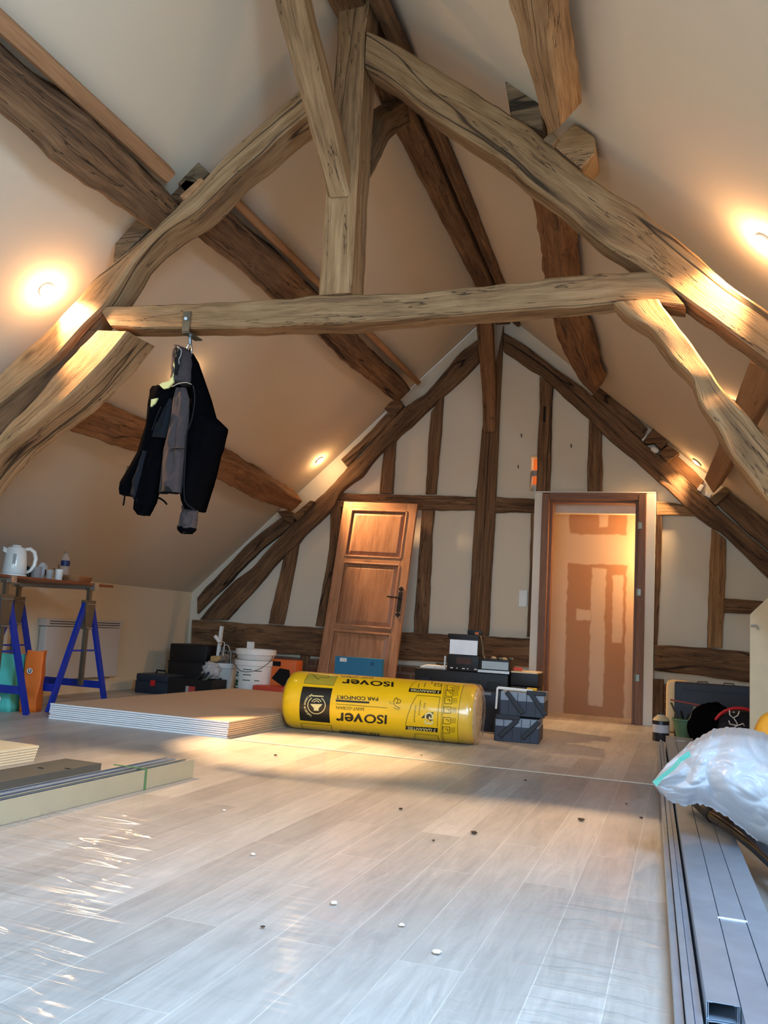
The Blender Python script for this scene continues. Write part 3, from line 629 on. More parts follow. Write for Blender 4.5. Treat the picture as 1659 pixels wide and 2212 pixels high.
for px, py in ((1127, 940), (1234, 962), (1120, 1007)):
    p = onY(px, py, YF-.004); o = MB().tube([p+Vector((0, .01, 0)), p+Vector((.0, -.03, .004)), p+Vector((.004, -.03, -.03))], .004, 6).build('wall_hook', IRON)
    tag(o, {1127: 'small iron nail highest on the panel right of the central post', 1234: 'small iron nail between the two studs above the door surround', 1120: 'small iron nail lower on the panel right of the central post'}[px], 'nail')
p = onY(1130, 1293, YF); sw = empty('switch_plate', p, 'white double light switch left of the door surround', 'switch')
MB().box((0, -.008, 0), (.08, .014, .16), bev=.004).build('plate', WHITEPL, sw)
for z in (-.04, .04): MB().box((0, -.017, z), (.045, .006, .05), bev=.002).build('rocker', WHITEPL, sw)

# ================================================================ DOWNLIGHTS
BULB = emit('lamp_glow', (1, .72, .38, 1), 60); RIM = flat('lamp_trim', srgb(220, 210, 195), .3)
def lamp(p, n, label, e_spot, e_pt, group='ceiling downlights', cone=75, aim=None):
    q = Vector((0, 0, 1)).rotation_difference(n); M = Matrix.Translation(p) @ q.to_matrix().to_4x4()
    r = empty('ceiling_downlight', p, label, 'ceiling lamp', group, M=M)
    MB().lathe([(.030, .0005), (.045, .0005), (.047, .004), (.044, .010), (.033, .012), (.030, .006)]).build('trim_ring', RIM, r, smooth=True)
    MB().lathe([(.0, .018), (.012, .017), (.024, .011), (.030, .002)][::-1]).build('bulb', BULB, r, smooth='all')
    l = bpy.data.lights.new('downlight_beam', 'SPOT'); l.energy = e_spot; l.color = WARM; l.spot_size = math.radians(cone); l.spot_blend = .7; l.shadow_soft_size = .03
    lo = bpy.data.objects.new('downlight_beam', l); COL.objects.link(lo); lo.location = p+n*.03
    lo.rotation_euler = (aim or n).to_track_quat('-Z', 'Y').to_euler()
    l2 = bpy.data.lights.new('downlight_glow', 'POINT'); l2.energy = e_pt; l2.color = WARM; l2.shadow_soft_size = .03
    l3 = bpy.data.objects.new('downlight_glow', l2); COL.objects.link(l3); l3.location = p+n*.05
lamp(roofL(100, 625), NL, 'glowing downlight in the left slope just in front of the truss', 260, 12)
lamp(roofL(707, 1003) + Vector((0, -.22, 0)), NL, 'small downlight in the left slope close to the gable wall', 420, 4, cone=60, aim=Vector((-2.7, 8.25, 1.5))-roofL(707, 1003))
lamp(roofR(1652, 520), NR, 'glowing downlight in the right slope at the frame edge', 260, 12)
lamp(roofR(1505, 1003) + Vector((0, -.1, 0)), NR, 'small downlight in the right slope close to the gable wall', 100, 2)
lamp(roofL(402, 806), NL, 'downlight in the left slope hidden behind the hanging jacket', 1500, 2, cone=32, aim=Vector((-2.1, 4.85, 0))-Vector((-3.46, 5.45, 2.57)))
lamp(roofR(1592, 873), NR, 'downlight in the right slope hidden behind the leg brace', 90, 2)
#PART2
# ================================================================ HANGING JACKET
YJ = 4.02
br = empty('hanging_bracket', onY(410, 700, YT), 'flat grey metal angle bracket screwed to the collar beam', 'bracket')
def loc(root, mb):
    for v in mb.v: v -= root.location
    return mb
a = onY(405, 673, YT-.004); b_ = onY(401, 716, YT-.004); zb = onY(401, 716, YT).z-.004
loc(br, MB().bar(a, b_, .045, .006, up=(0, 1, 0))).build('upright_plate', STEELD, br)
loc(br, MB().prism([Vector((b_.x-.022, YT-.004, zb)), Vector((b_.x+.024, YT-.004, zb)), Vector((b_.x+.026, YT+.13, zb)), Vector((b_.x-.02, YT+.13, zb))], (0, 0, -.006))).build('bottom_plate', STEELD, br)
loc(br, MB().tube([onY(401, 688, YT-.006), onY(401, 688, YT-.016)], .009, 12)).build('bolt', STEEL, br, smooth=True)
hk = onY(411, 742, YJ)
cb = empty('snap_hook', hk + Vector((0, 0, .08)), 'steel snap hook on a short threaded stud under the bracket', 'hook')
loc(cb, MB().tube([Vector((hk.x-.005, YJ, zb-.004)), Vector((hk.x-.002, YJ, zb-.045))], .011, 10)).build('threaded_stud', STEEL, cb, smooth=True)
zt = zb-.04
pts = [Vector((hk.x-.002+.016*math.sin(t), YJ, zt-.045-.045*math.cos(t)*-1)) for t in [2*math.pi*k/20 for k in range(20)]]
loc(cb, MB().tube(pts, .0045, 8, closed=True)).build('ring_body', STEEL, cb, smooth=True)

JBLK = flat('black_softshell', srgb(9, 9, 11), .95, noise_amt=.15, scale=20, bump=.2, bscale=500)
JGRY = flat('grey_fleece', srgb(70, 63, 63), .95, noise_amt=.1, scale=30, bump=.3, bscale=500)
JGR2 = flat('slate_fleece', srgb(34, 35, 39), .95, noise_amt=.1, scale=30, bump=.3, bscale=500)
for _m in (JBLK, JGRY, JGR2): _m.node_tree.nodes['Principled BSDF'].inputs['Specular IOR Level'].default_value = 0.0
JYEL = flat('pale_lime_piping', srgb(206, 204, 140), .8)
JLIN = flat('dark_lining', srgb(10, 10, 11), .95)
J0 = Vector((-2.55, YJ, 2.2))
jk = empty('work_jacket', J0, 'black and grey hooded work jacket hanging from the collar beam', 'jacket')
def J(*pts): return T(240, 650, 4.2536, pts)
def cloth(name, rows, dep, yoff, mat, n=40, folds=5, amp=.012, sd=0, open_bottom=True, par=None, steps=5):
    """garment panel: rows = (y, left x, right x) in crop pixels; elliptical sections with folds; a closed soft volume"""
    R = []
    for (y0, l0, r0), (y1, l1, r1) in zip(rows, rows[1:]):
        for k in range(steps): t = k/steps; R.append((y0+(y1-y0)*t, l0+(l1-l0)*t, r0+(r1-r0)*t))
    R.append(rows[-1]); m = len(R); mb = MB(); vs = []
    for i, (y, l, r) in enumerate(R):
        pl, pr = J((l, y), (r, y)); A = onY(pl[0], pl[1], YJ+yoff); B = onY(pr[0], pr[1], YJ+yoff)
        c = (A+B)/2; hw = (B-A).length/2; t = i/(m-1)
        d = dep*min(1, .35+hw*8)*(.55+.45*min(1, t*3))
        for k in range(n):
            a = 2*math.pi*k/n
            f = 1+ .0
            fo = amp*(.3+t)*(math.sin(folds*a+sd+t*2.2)+.6*math.sin((folds*2+1)*a+sd*2-t*3)) + .012*noise.noise(Vector((math.cos(a)*2+sd, math.sin(a)*2, t*7)))
            ca, sa = math.cos(a), math.sin(a)
            vs.append(c + (B-A).normalized()*(hw*ca*(1-abs(sa)*0) ) + Vector((0, 1, 0))*((d/2)*sa + fo*abs(sa)) )
    fs = [[i*n+k, i*n+(k+1) % n, (i+1)*n+(k+1) % n, (i+1)*n+k] for i in range(m-1) for k in range(n)]
    fs.append(list(range(n))[::-1])
    mb.add(vs, fs)
    if open_bottom:   # hem turned inwards
        b = (m-1)*n; c = sum((vs[b+k] for k in range(n)), Vector())/n
        mb.add([vs[b+k] for k in range(n)] + [c+(vs[b+k]-c)*.86+Vector((0, 0, .03)) for k in range(n)] + [c+(vs[b+k]-c)*.5+Vector((0, 0, .16)) for k in range(n)],
               [[k, (k+1) % n, n+(k+1) % n, n+k] for k in range(n)] + [[n+k, n+(k+1) % n, 2*n+(k+1) % n, 2*n+k] for k in range(n)] + [[2*n+k for k in range(n)]], 1)
    else: mb.f.append([(m-1)*n+k for k in range(n)]); mb.mi.append(0); mb.uv.append(None)
    o = loc(jk if par is None else jk, mb).build(name, [mat, JLIN], jk, smooth='all'); return o
cloth('right_front', [(478, 722, 745), (560, 735, 795), (700, 750, 840), (900, 755, 905), (1060, 735, 945), (1165, 715, 1055), (1190, 712, 1058), (1330, 700, 1025), (1400, 690, 995), (1560, 672, 955), (1750, 665, 885), (1850, 675, 855), (1925, 700, 835), (1932, 760, 820)], .22, .02, JBLK, folds=4, amp=.011, sd=1.2)
cloth('sleeve', [(790, 385, 560), (830, 368, 600), (900, 362, 590), (1000, 352, 520), (1150, 330, 470), (1400, 265, 420), (1560, 175, 350), (1680, 112, 290), (1740, 98, 260), (1790, 112, 215)], .16, -.03, JBLK, folds=3, amp=.010, sd=2.)
cloth('back_panel', [(800, 400, 740), (900, 420, 760), (1100, 400, 760), (1300, 330, 740), (1500, 300, 720), (1700, 285, 690), (1760, 290, 640)], .10, .07, JBLK, folds=5, amp=.008, sd=3.)
cloth('inner_sleeve', [(1260, 390, 470), (1320, 345, 478), (1450, 325, 475), (1600, 290, 455), (1750, 255, 430), (1850, 225, 400), (1920, 222, 370), (1970, 262, 335)], .13, -.06, JBLK, folds=3, amp=.008, sd=4.)
cloth('lining_panel', [(800, 595, 690), (900, 575, 720), (1100, 545, 712), (1300, 500, 690), (1370, 490, 685), (1500, 470, 668), (1650, 455, 655), (1720, 448, 645), (1765, 440, 640)], .09, -.08, JGRY, folds=2, amp=.009, sd=5.)
cloth('lining_flap', [(895, 505, 560), (960, 480, 580), (1100, 440, 545), (1200, 390, 520), (1260, 360, 500)], .05, -.05, JGR2, folds=2, amp=.005, sd=6.)
cloth('sleeve_facing', [(1380, 290, 330), (1500, 250, 300), (1650, 200, 285), (1780, 178, 280), (1850, 235, 255)], .05, -.10, JGR2, folds=2, amp=.004, sd=7.)
cloth('hood', [(415, 590, 640), (440, 585, 700), (480, 582, 735), (560, 576, 745), (640, 572, 752), (720, 570, 752), (755, 575, 748), (785, 568, 660)], .17, -.01, JGRY, folds=2, amp=.008, sd=8.)
cloth('hood_opening', [(440, 592, 640), (480, 588, 650), (540, 588, 632), (620, 590, 618), (680, 584, 600)], .05, -.09, JLIN, folds=2, amp=.003, sd=9., open_bottom=False)
cloth('cuff', [(1880, 650, 795), (1930, 655, 800), (1990, 640, 790), (2060, 628, 782), (2090, 612, 778), (2130, 640, 740)], .10, .0, JGRY, folds=2, amp=.004, sd=10.)
cloth('cuff_band', [(2068, 608, 780), (2105, 616, 776), (2138, 645, 738)], .11, .0, JBLK, folds=2, amp=.003, sd=11.)
def strip(name, pts, w, yoff, mat, r=.0035):
    P = [onY(x, y, YJ+yoff) for x, y in J(*pts)]; loc(jk, mb := MB().tube(resample(P, 24), r, 6)); return mb.build(name, mat, jk, smooth='all')
strip('zip', [(755, 780), (770, 860), (765, 960), (740, 1100), (690, 1230), (680, 1500), (668, 1700), (680, 1850), (780, 1930)], .01, -.10, JGR2)
strip('hood_piping', [(610, 420), (645, 455), (640, 500), (622, 540), (625, 580)], .01, -.095, flat('grey_piping', srgb(150, 146, 140), .7), .003)
strip('collar_piping', [(568, 785), (620, 760), (690, 750), (740, 768)], .01, -.10, flat('grey_piping_b', srgb(120, 122, 118), .7), .003)
strip('pocket_zip', [(545, 1362), (590, 1352), (670, 1356)], .01, -.14, JLIN, .004)
strip('pocket_zip', [(460, 970), (420, 1060), (375, 1190)], .01, -.12, JGR2, .0025)
strip('drawcord', [(125, 1795), (118, 1850), (112, 1880)], .01, -.03, JBLK, .0045)
strip('drawcord', [(392, 1800), (450, 1815), (490, 1842), (512, 1870)], .01, -.03, JBLK, .005)
strip('hanging_loop', [(727, 478), (722, 450), (735, 432), (742, 455), (735, 480)], .01, 0, JBLK, .004)
def yel(pts, yoff):
    P = [onY(x, y, YJ+yoff) for x, y in J(*pts)]; mb = MB().prism(P, (0, .012, 0)); loc(jk, mb); o = mb.build('lime_shoulder_trim', JYEL, jk); o['label'] = 'pale lime trim'; return o
yel([(565, 690), (572, 745), (520, 800), (480, 808), (440, 770), (470, 752), (530, 738)], -.10)
yel([(368, 905), (425, 892), (400, 940), (362, 972)], -.115)
yel([(576, 560), (584, 600), (574, 690), (566, 690), (568, 600)], -.09)

# ================================================================ TRESTLES, TABLE AND WHAT STANDS ON IT
def trestle(x0, x1, yc, label, grp='blue adjustable trestles under the table'):
    r = empty('adjustable_trestle', ((x0+x1)/2, yc, 0), label, 'trestle', grp)
    h = (x1-x0)/2
    for k, sx in enumerate((-h, h)):
        for sy in (-1, 1): 
            lg = MB().bar((sx, sy*.33, 0), (sx, sy*.035, .80), .045, .025, up=(1, 0, 0), bev=.002).build('leg', BLUEPAINT, r)
        MB().bar((sx, -.19, .44), (sx, .19, .44), .02, .012).build('tie_bar', BLUEPAINT, r)
        cl = MB().prism([(sx-.022, -.06, .82), (sx-.022, .06, .82), (sx-.022, .035, .60), (sx-.022, -.035, .60)], (.044, 0, 0)).build('clamp_housing', STEELD, r)
        MB().tube([(sx+.03, -.05, .79), (sx+.03, .05, .79)], .006, 8).tube([(sx+.03, -.035, .61), (sx+.03, .035, .61)], .006, 8).build('clamp_pin', STEEL, cl, smooth=True)
        MB().box((sx, 0, .55), (.03, .03, .74)).box((sx, 0, .905), (.045, .05, .02)).build('extension_post', STEELD, r)
    for sy in (-1, 1): MB().bar((-h, sy*.265, .17), (h, sy*.265, .17), .008, .055).build('lower_rail', BLUEPAINT, r)
    MB().box((0, 0, .915), (2*h+.12, .045, .03)).box((h+.055, 0, .925), (.012, .05, .05)).build('top_bar', STEEL, r)
    return r
trestle(-4.97, -4.30, 5.62, 'blue adjustable trestle under the far end of the table')
trestle(-4.97, -4.30, 4.74, 'blue adjustable trestle under the near end of the table, cut by the frame')
TZ = .95
TOP = wood('brown_board', srgb(140, 80, 50), srgb(124, 68, 42), srgb(100, 54, 34), crack=.0, rough=.4, bump=.05)
tag(MB().box((-4.62, 5.0, TZ-.009), (.74, 1.68, .018), bev=.002).build('table_top', TOP, uvbox=1), 'thin reddish-brown board lying on the two blue trestles', 'table top')
def tabpt(px, py, X=-4.42): p = onX(px, py, X); return p
kp = onX(30, 1238, -4.46); kp = Vector((-4.46, kp.y, TZ))
KW = flat('kettle_white', srgb(226, 226, 216), .25, noise_amt=.01, coat=.3)
kt = empty('electric_kettle', kp, 'white electric kettle on the brown board at the left edge', 'kettle')
kt.rotation_euler = (0, 0, math.radians(62))
MB().lathe([(.082, 0), (.086, .004), (.086, .016), (.08, .02)]).build('power_base', KW, kt, smooth=True)
MB().lathe([(.078, .021), (.082, .03), (.080, .08), (.074, .15), (.066, .19), (.058, .205), (.02, .212), (0, .213)]).build('body', KW, kt, smooth=True)
MB().tube([(.060, 0, .197), (.095, 0, .205), (.128, 0, .185), (.143, 0, .14), (.136, 0, .09), (.112, 0, .05), (.082, 0, .032)], [.013, .014, .015, .015, .014, .012, .01], 12).build('handle', KW, kt, smooth=True)
MB().prism([(-.06, 0, .19), (-.096, -.016, .205), (-.096, .016, .205)], (0, 0, -.035)).build('spout', KW, kt)
MB().lathe([(.030, .204), (.036, .210), (.03, .222), (0, .225)]).build('lid', KW, kt, smooth=True)
a = math.radians(-115)
q = MB(); q.box((math.cos(a)*.076, math.sin(a)*.076, .115), (.006, .022, .085), bev=.006, rz=a); q.build('water_gauge', flat('gauge_grey', srgb(140, 140, 136), .2), kt)
def tpos(px, X=-4.45, py=None):
    # point on the table under pixel column px
    p = onZ(px, 1240+px*.128, TZ+.0) if X is None else None
    lo, hi = 4.0, 6.2
    for _ in range(40):
        mid = (lo+hi)/2; v = Vector((X, mid, TZ))-CAM; x = CX+FPX*v.dot(CR)/v.dot(CW)
        if x < px: lo = mid
        else: hi = mid
    return Vector((X, (lo+hi)/2, TZ))
CLEARP = flat('clear_plastic_tub', srgb(190, 185, 178), .25, noise_amt=.02, alpha=.75)
def simple(name, p, parts, label, cat, rz=0, group=None):
    r = empty(name, p, label, cat, group, rz=rz)
    for nm, mb, mat in parts: mb.build(nm, mat, r, smooth=True)
    return r
simple('coffee_jar', tpos(49, -4.62), [('jar', MB().lathe([(.03, 0), (.034, .006), (.034, .06), (.028, .07)]), flat('coffee_brown', srgb(70, 34, 24), .3)), ('lid', MB().lathe([(.031, .07), (.033, .072), (.033, .095), (0, .096)]), BLACKP)], 'small dark jar with black lid behind the kettle handle', 'jar')
simple('coffee_jar', tpos(60, -4.56), [('jar', MB().lathe([(.026, 0), (.03, .006), (.03, .05), (.026, .062)]), flat('dark_glass', srgb(40, 34, 34), .2)), ('lid', MB().lathe([(.03, .062), (.032, .064), (.032, .085), (0, .086)]), BLACKP)], 'second dark jar, right of the first behind the kettle handle', 'jar')
simple('food_tub', tpos(76, -4.5), [('tub', MB().lathe([(.034, 0), (.036, .004), (.040, .085)]), CLEARP), ('contents', MB().lathe([(.033, .003), (.035, .03), (0, .03)]), flat('reddish_food', srgb(160, 96, 80), .7)), ('lid', MB().lathe([(.041, .085), (.042, .092), (0, .092)]), flat('grey_lid', srgb(150, 150, 146), .4))], 'translucent round tub with a grey lid on the table', 'tub')
r = empty('milk_carton', tpos(90, -4.6), 'small white folded carton leaning behind the tubs', 'carton', rz=.3)
MB().box((0, 0, .055), (.05, .05, .11), bev=.002).prism([(-.025, -.025, .11), (.025, -.025, .11), (.0, -.025, .135)], (0, .05, 0)).build('body', PAPERW, r)
MB().box((.026, -.005, .06), (.004, .03, .045)).build('printed_patch', flat('maroon', srgb(70, 20, 22), .5), r)
simple('plastic_cup', tpos(106, -4.42), [('cup', MB().lathe([(.021, 0), (.022, .002), (.028, .075), (.0265, .075), (.0205, .003), (0, .003)]), CLEARP), ('spoon', MB().tube([(.0, 0, .02), (.015, .01, .08), (.03, .02, .085)], .003, 8), BLACKP)], 'greyish clear plastic cup with a dark spoon', 'cup')
simple('plastic_cup', tpos(126, -4.40), [('cup', MB().lathe([(.024, 0), (.025, .002), (.031, .085), (.0295, .085), (.0235, .003), (0, .003)]), WHITEPL), ('stirrer', MB().tube([(0, 0, .02), (.01, -.02, .09), (.016, -.034, .12)], .0035, 8), flat('brown_stick', srgb(60, 34, 24), .5))], 'white plastic cup with a brown stirrer standing in it', 'cup')
PET = flat('clear_pet', (1, 1, 1, 1), .08, noise_amt=0, alpha=.16)
simple('water_bottle', tpos(137, -4.58), [('bottle', MB().lathe([(.030, 0), (.034, .01), (.034, .05), (.031, .06), (.034, .07), (.034, .13), (.032, .14), (.034, .15), (.034, .17), (.028, .195), (.014, .215), (.013, .235)]), PET), ('label', MB().lathe([(.0347, .128), (.0347, .17)]), flat('blue_label', srgb(36, 52, 104), .4)), ('cap', MB().lathe([(.015, .228), (.015, .243), (0, .244)]), flat('clear_cap', srgb(150, 130, 110), .4))], 'clear water bottle with a dark blue label behind the white cup', 'bottle')
p = tpos(165, -4.42); r = empty('paper_tray', p, 'brown paper food tray at the right end of the table', 'tray', rz=.1)
bm = bmesh.new(); bmesh.ops.create_cube(bm, size=1); bmesh.ops.subdivide_edges(bm, edges=bm.edges[:], cuts=5, use_grid_fill=True)
for v in bm.verts:
    t = v.co.z+.5; v.co = Vector((v.co.x*(.12+.03*t), v.co.y*(.17+.03*t), t*.05)) + Vector(noise.noise_vector(v.co*3))*.006; v.co.z = max(0, v.co.z)
MB().bm(bm).build('tray_body', flat('kraft_paper', srgb(172, 122, 82), .8, noise_amt=.08, bump=.2, bscale=20), r, smooth='all')

# shopping bags
def bag(name, cx, cy, w, d, h, rz, mat, label, mark=None):
    r = empty(name, (cx, cy, 0), label, 'bag', rz=rz); bm = bmesh.new(); bmesh.ops.create_cube(bm, size=1)
    bmesh.ops.subdivide_edges(bm, edges=bm.edges[:], cuts=9, use_grid_fill=True)
    for v in bm.verts:
        t = v.co.z+.5; k = 1-.22*t; v.co = Vector((v.co.x*w*(1-.06*t), v.co.y*d*k, t*h))
        if t > .02: v.co += Vector(noise.noise_vector(v.co*7+Vector((cx*9, 0, 0))))*.018
    top = [f for f in bm.faces if f.calc_center_median().z > h*.97 and f.normal.z > .5]
    bmesh.ops.delete(bm, geom=top, context='FACES')
    MB().bm(bm).build('body', mat, r, smooth='all')
    if mark:
        px, pz, s = mark
        a = MB().lathe([(s*1.0, 0), (s*1.0, .002), (0, .0021)], 24, Matrix.Translation((px, -d/2-.012, pz)) @ Matrix.Rotation(math.radians(90), 4, 'X')).build('round_emblem', PAPERW, r)
        MB().bm(textbm('U', s*1.7, bold=.002), 0, Matrix.Translation((px-s*.55, -d/2-.0155, pz-s*.58)) @ Matrix.Rotation(math.radians(90), 4, 'X')).build('letter', flat('letter_dark', srgb(50, 50, 55), .6), a)
    return r
bag('shopping_bag', -4.64, 5.15, .30, .16, .40, .22, flat('teal_bag', srgb(84, 190, 176), .6, noise_amt=.08, scale=8), 'teal reusable shopping bag with a round letter mark between the blue legs', (.055, .09, .026))
bag('shopping_bag', -4.435, 5.265, .12, .11, .43, .35, flat('orange_bag', srgb(226, 110, 30), .6, noise_amt=.06, scale=8), 'narrow orange shopping bag beside the teal one', (-.01, .29, .02))

# panel heater
rd = empty('panel_heater', (XL+.001, 6.62, .14), 'flat white electric panel heater on the left knee wall', 'heater')
GH = flat('heater_white', srgb(200, 192, 182), .45, noise_amt=.01)
MB().box((.05, 0, .225), (.07, 1.04, .45), bev=.008).build('front_panel', GH, rd)
MB().box((.045, 0, .485), (.085, 1.06, .06), bev=.004).build('top_grille', GH, rd)
for z in (.475, .495): MB().box((.0885, 0, z), (.003, .98, .007)).build('grille_slot', flat('slot_dark', srgb(50, 40, 34), .8), rd)

# ================================================================ LEFT CORNER: TOOL CASES AND BUCKETS
def caselike(name, c, size, mat, label, cat='tool case', rz=0, latch=None, lab=None, handle=True, ribs=0, seam=True):
    w, d, h = size; r = empty(name, (c[0], c[1], c[2] if len(c) > 2 else 0), label, cat, rz=rz)
    MB().box((0, 0, h*.30), (w, d, h*.60), bev=.012).build('lower_shell', mat, r, smooth=True)
    MB().box((0, 0, h*.81), (w*.985, d*.985, h*.38), bev=.016).build('lid', mat, r, smooth=True)
    if seam: MB().box((0, 0, h*.61), (w*1.012, d*1.012, h*.035)).build('seam_rim', mat, r)
    if handle: MB().tube([(-w*.16, 0, h), (-w*.13, 0, h+.03), (w*.13, 0, h+.03), (w*.16, 0, h)], .009, 8).build('carry_handle', BLACKP, r, smooth=True)
    if latch:
        for x in latch[1]: MB().box((x*w, -d/2-.006, h*.56), (.05, .014, h*.30), bev=.004).build('latch', latch[0], r)
    for k in range(ribs): MB().box((w*(-.5+(k+.5)/ribs), -d/2-.004, h*.35), (w/ribs*.55, .008, h*.5), bev=.002).build('rib', mat, r)
    return r
caselike('tool_case', (-4.70, 7.95), (.44, .34, .46), BLACKP, 'large plain black case standing in the left corner', handle=False)
DNV = flat('dark_teal_navy', srgb(30, 42, 56), .45)
caselike('tool_case', (-4.72, 7.36), (.36, .30, .18), DNV, 'low navy tool case with a red latch, leftmost on the floor', latch=(REDP, (.05,)), handle=True)
r = empty('tool_tray', (-4.28, 7.30, 0), 'open black tray full of tools in front of the white bucket', 'tool box', rz=-.03)
tb = MB()
tb.box((0, 0, .01), (.44, .26, .02)).box((0, -.13, .085), (.46, .014, .17)).box((0, .13, .085), (.46, .014, .17)).box((-.225, 0, .085), (.014, .27, .17)).box((.225, 0, .085), (.014, .27, .17))
tb.build('tray_body', BLACKP, r)
MB().box((.02, -.139, .07), (.09, .003, .07)).build('front_sticker', flat('red_sticker', srgb(170, 60, 56), .5), r)
MB().box((-.02, -.139, .07), (.03, .004, .07)).build('sticker_half', flat('grey_sticker', srgb(160, 158, 156), .5), r)
for k, (x, y, rzz, L, mt) in enumerate([(-.05, 0, .6, .26, BLACKP), (.05, -.02, -.5, .24, STEELD), (.12, .03, .2, .2, BLACKP), (0, .06, .9, .22, BLACKP)]):
    a = Vector((x, y, .14)); bq = a+Vector((math.cos(rzz)*L*.5, .02, .03+abs(math.sin(rzz))*L*.35)); hl_ = MB().bar(a-(bq-a)*.6, bq, .03, .02, bev=.004)
    for v in hl_.v: v += r.location
    o = hl_.build('hand_tool', mt); tag(o, 'dark hand tool lying in the open black tray', 'tool', 'hand tools in the black tray')
def bucket(c, r0, r1, h, mat, label, lid=False, bands=True):
    r = empty('plastic_bucket', c, label, 'bucket')
    MB().lathe([(r0, 0), (r0+.003, .004), (r1, h-.05), (r1+.012, h-.048), (r1+.012, h-.0), (r1+.006, h), (r1+.004, h-.01), (r1-.004, h-.04), (r0-.004, .01), (0, .01)], 36).build('body', mat, r, smooth=True)
    return r
p = onY(474, 1490, 7.9); bucket((p.x, 7.9, 0), .135, .155, .30, WHITEPL, 'white bucket filled with clutter, a pole standing in it')
BK1 = (p.x, 7.9)
for nm, mb, mat, lb, ct in [
    ('plastic_pole', MB().bar((BK1[0]-.06, 7.9, .10), (BK1[0]-.03, 7.9, .66), .03, .03), WHITEPL, 'straight white pole standing in the cluttered bucket', 'pole'),
    ('sponge', MB().box((BK1[0]-.02, 7.83, .335), (.11, .08, .06), bev=.018), flat('sponge_tan', srgb(196, 160, 104), .95, bump=.5, bscale=90), 'tan sponge on top of the cluttered bucket', 'sponge'),
    ('paint_roller', MB().tube([(BK1[0]+.03, 7.86, .2), (BK1[0]+.05, 7.84, .50), (BK1[0]-.0, 7.83, .52), (BK1[0]-.02, 7.83, .50)], .004, 6).tube([(BK1[0]-.06, 7.83, .56), (BK1[0]+.0, 7.83, .50)], .018, 10), PAPERW, 'white roller handle sticking up out of the cluttered bucket', 'tool'),
    ('cloth_rag', None, flat('grey_rag', srgb(132, 118, 104), .95), 'crumpled grey rag in the cluttered bucket', 'cloth'),
    ('coiled_cable', MB().tube([Vector((BK1[0]+.06+.045*math.cos(t), 7.86, .40+.08*math.sin(t))) for t in [k*.5 for k in range(22)]], .004, 6), PAPERW, 'thin white cable looped above the cluttered bucket', 'cable'),
    ('coiled_cable', MB().tube([Vector((BK1[0]+.0+.055*math.cos(t+1), 7.9, .40+.07*math.sin(t*1.3))) for t in [k*.5 for k in range(30)]], .005, 6), BLACKP, 'tangled black cable above the cluttered bucket', 'cable'),
    ('metal_fitting', MB().tube([(BK1[0]+.12, 7.86, .30), (BK1[0]+.115, 7.86, .42)], .016, 10), STEELD, 'small metal fitting at the right rim of the cluttered bucket', 'fitting')]:
    if mb is None:
        bm = bmesh.new(); bmesh.ops.create_icosphere(bm, subdivisions=4, radius=1)
        for v in bm.verts: v.co = Vector((v.co.x*.11, v.co.y*.09, v.co.z*.06))*(1+.8*noise.noise(v.co*2.5))
        mb = MB().bm(bm, 0, Matrix.Translation((BK1[0]+.05, 7.9, .32)))
    tag(mb.build(nm, mat, smooth=True), lb, ct)
bm = bmesh.new(); bmesh.ops.create_icosphere(bm, subdivisions=4, radius=.085)
for v in bm.verts: v.co *= (1+.35*noise.noise(v.co*30))
p = onY(455, 1462, 7.46)
tag(MB().bm(bm, 0, Matrix.Translation((p.x, 7.46, .235))).build('plastic_bag', flat('frosted_plastic', srgb(200, 200, 200), .35, alpha=.55), smooth='all'), 'crumpled translucent bag on the open black tray', 'bag')
p = onY(547, 1480, 7.7); B2 = p
GRN = flat('green_print', srgb(20, 74, 48), .5)
bb = bucket((p.x, 7.7, 0), .165, .182, .36, WHITEPL, 'tall white bucket with green lettering, lower of the nested pair')
for k, (z, x0, x1) in enumerate([(.27, -.03, .06), (.22, -.03, .055), (.17, -.03, .05), (.26, .09, .14), (.17, .09, .13), (.12, .08, .13)]):
    q = MB(); n = 8; R_ = .1845
    pts = []
    for i in range(n+1):
        x = x0+(x1-x0)*i/n; a = math.asin(max(-1, min(1, x/R_))); rr = R_-.0*(1-z/.36)-.016*(1-z/.36)
        pts.append((rr*math.sin(a)+.0, -rr*math.cos(a)))
    vs = [(a, b, z) for a, b in pts]+[(a, b, z+.008) for a, b in pts]
    q.add(vs, [[i, i+1, n+2+i, n+1+i] for i in range(n)]).build('printed_line', GRN, bb)
q = MB()
for i, ch in enumerate('SEMIN'):
    a = -.48; rr = .178; M = Matrix.Translation((rr*math.sin(a), -rr*math.cos(a)-.004, .03+i*.043)) @ Matrix.Rotation(a, 4, 'Z') @ Matrix.Rotation(math.radians(90), 4, 'X') @ Matrix.Rotation(math.radians(90), 4, 'Z')
    q.bm(textbm(ch, .06, bold=.002), 0, M)
q.build('green_lettering', GRN, bb)
bu = bucket((p.x+.004, 7.7, .362), .168, .185, .10, WHITEPL, 'short white tub nested on top of the tall lettered bucket')
MB().tube([(-.19, 0, .06)]+[(-.2*math.cos(t), -.2*math.sin(t)*.95, .05-.16*math.sin(t)) for t in [k*.26 for k in range(1, 12)]]+[(.19, 0, .06)], .0025, 6).build('wire_handle', IRON, bu, smooth=True)
tag(MB().box((p.x-.06, 7.7, .43), (.075, .012, .2)).build('plastic_card', PAPERW), 'small white card standing in the nested tub', 'card')
ob = caselike('power_tool_case', (onY(612, 1470, 7.75).x, 7.78), (.30, .16, .38), ORANGE, 'orange tool case with a cut-out handle beside the tall bucket', handle=False)
MB().prism([(-.10, -.083, .20), (-.02, -.083, .30), (.08, -.083, .29), (.10, -.083, .2), (.03, -.083, .13)], (0, -.004, 0)).build('dark_window', JLIN, ob)
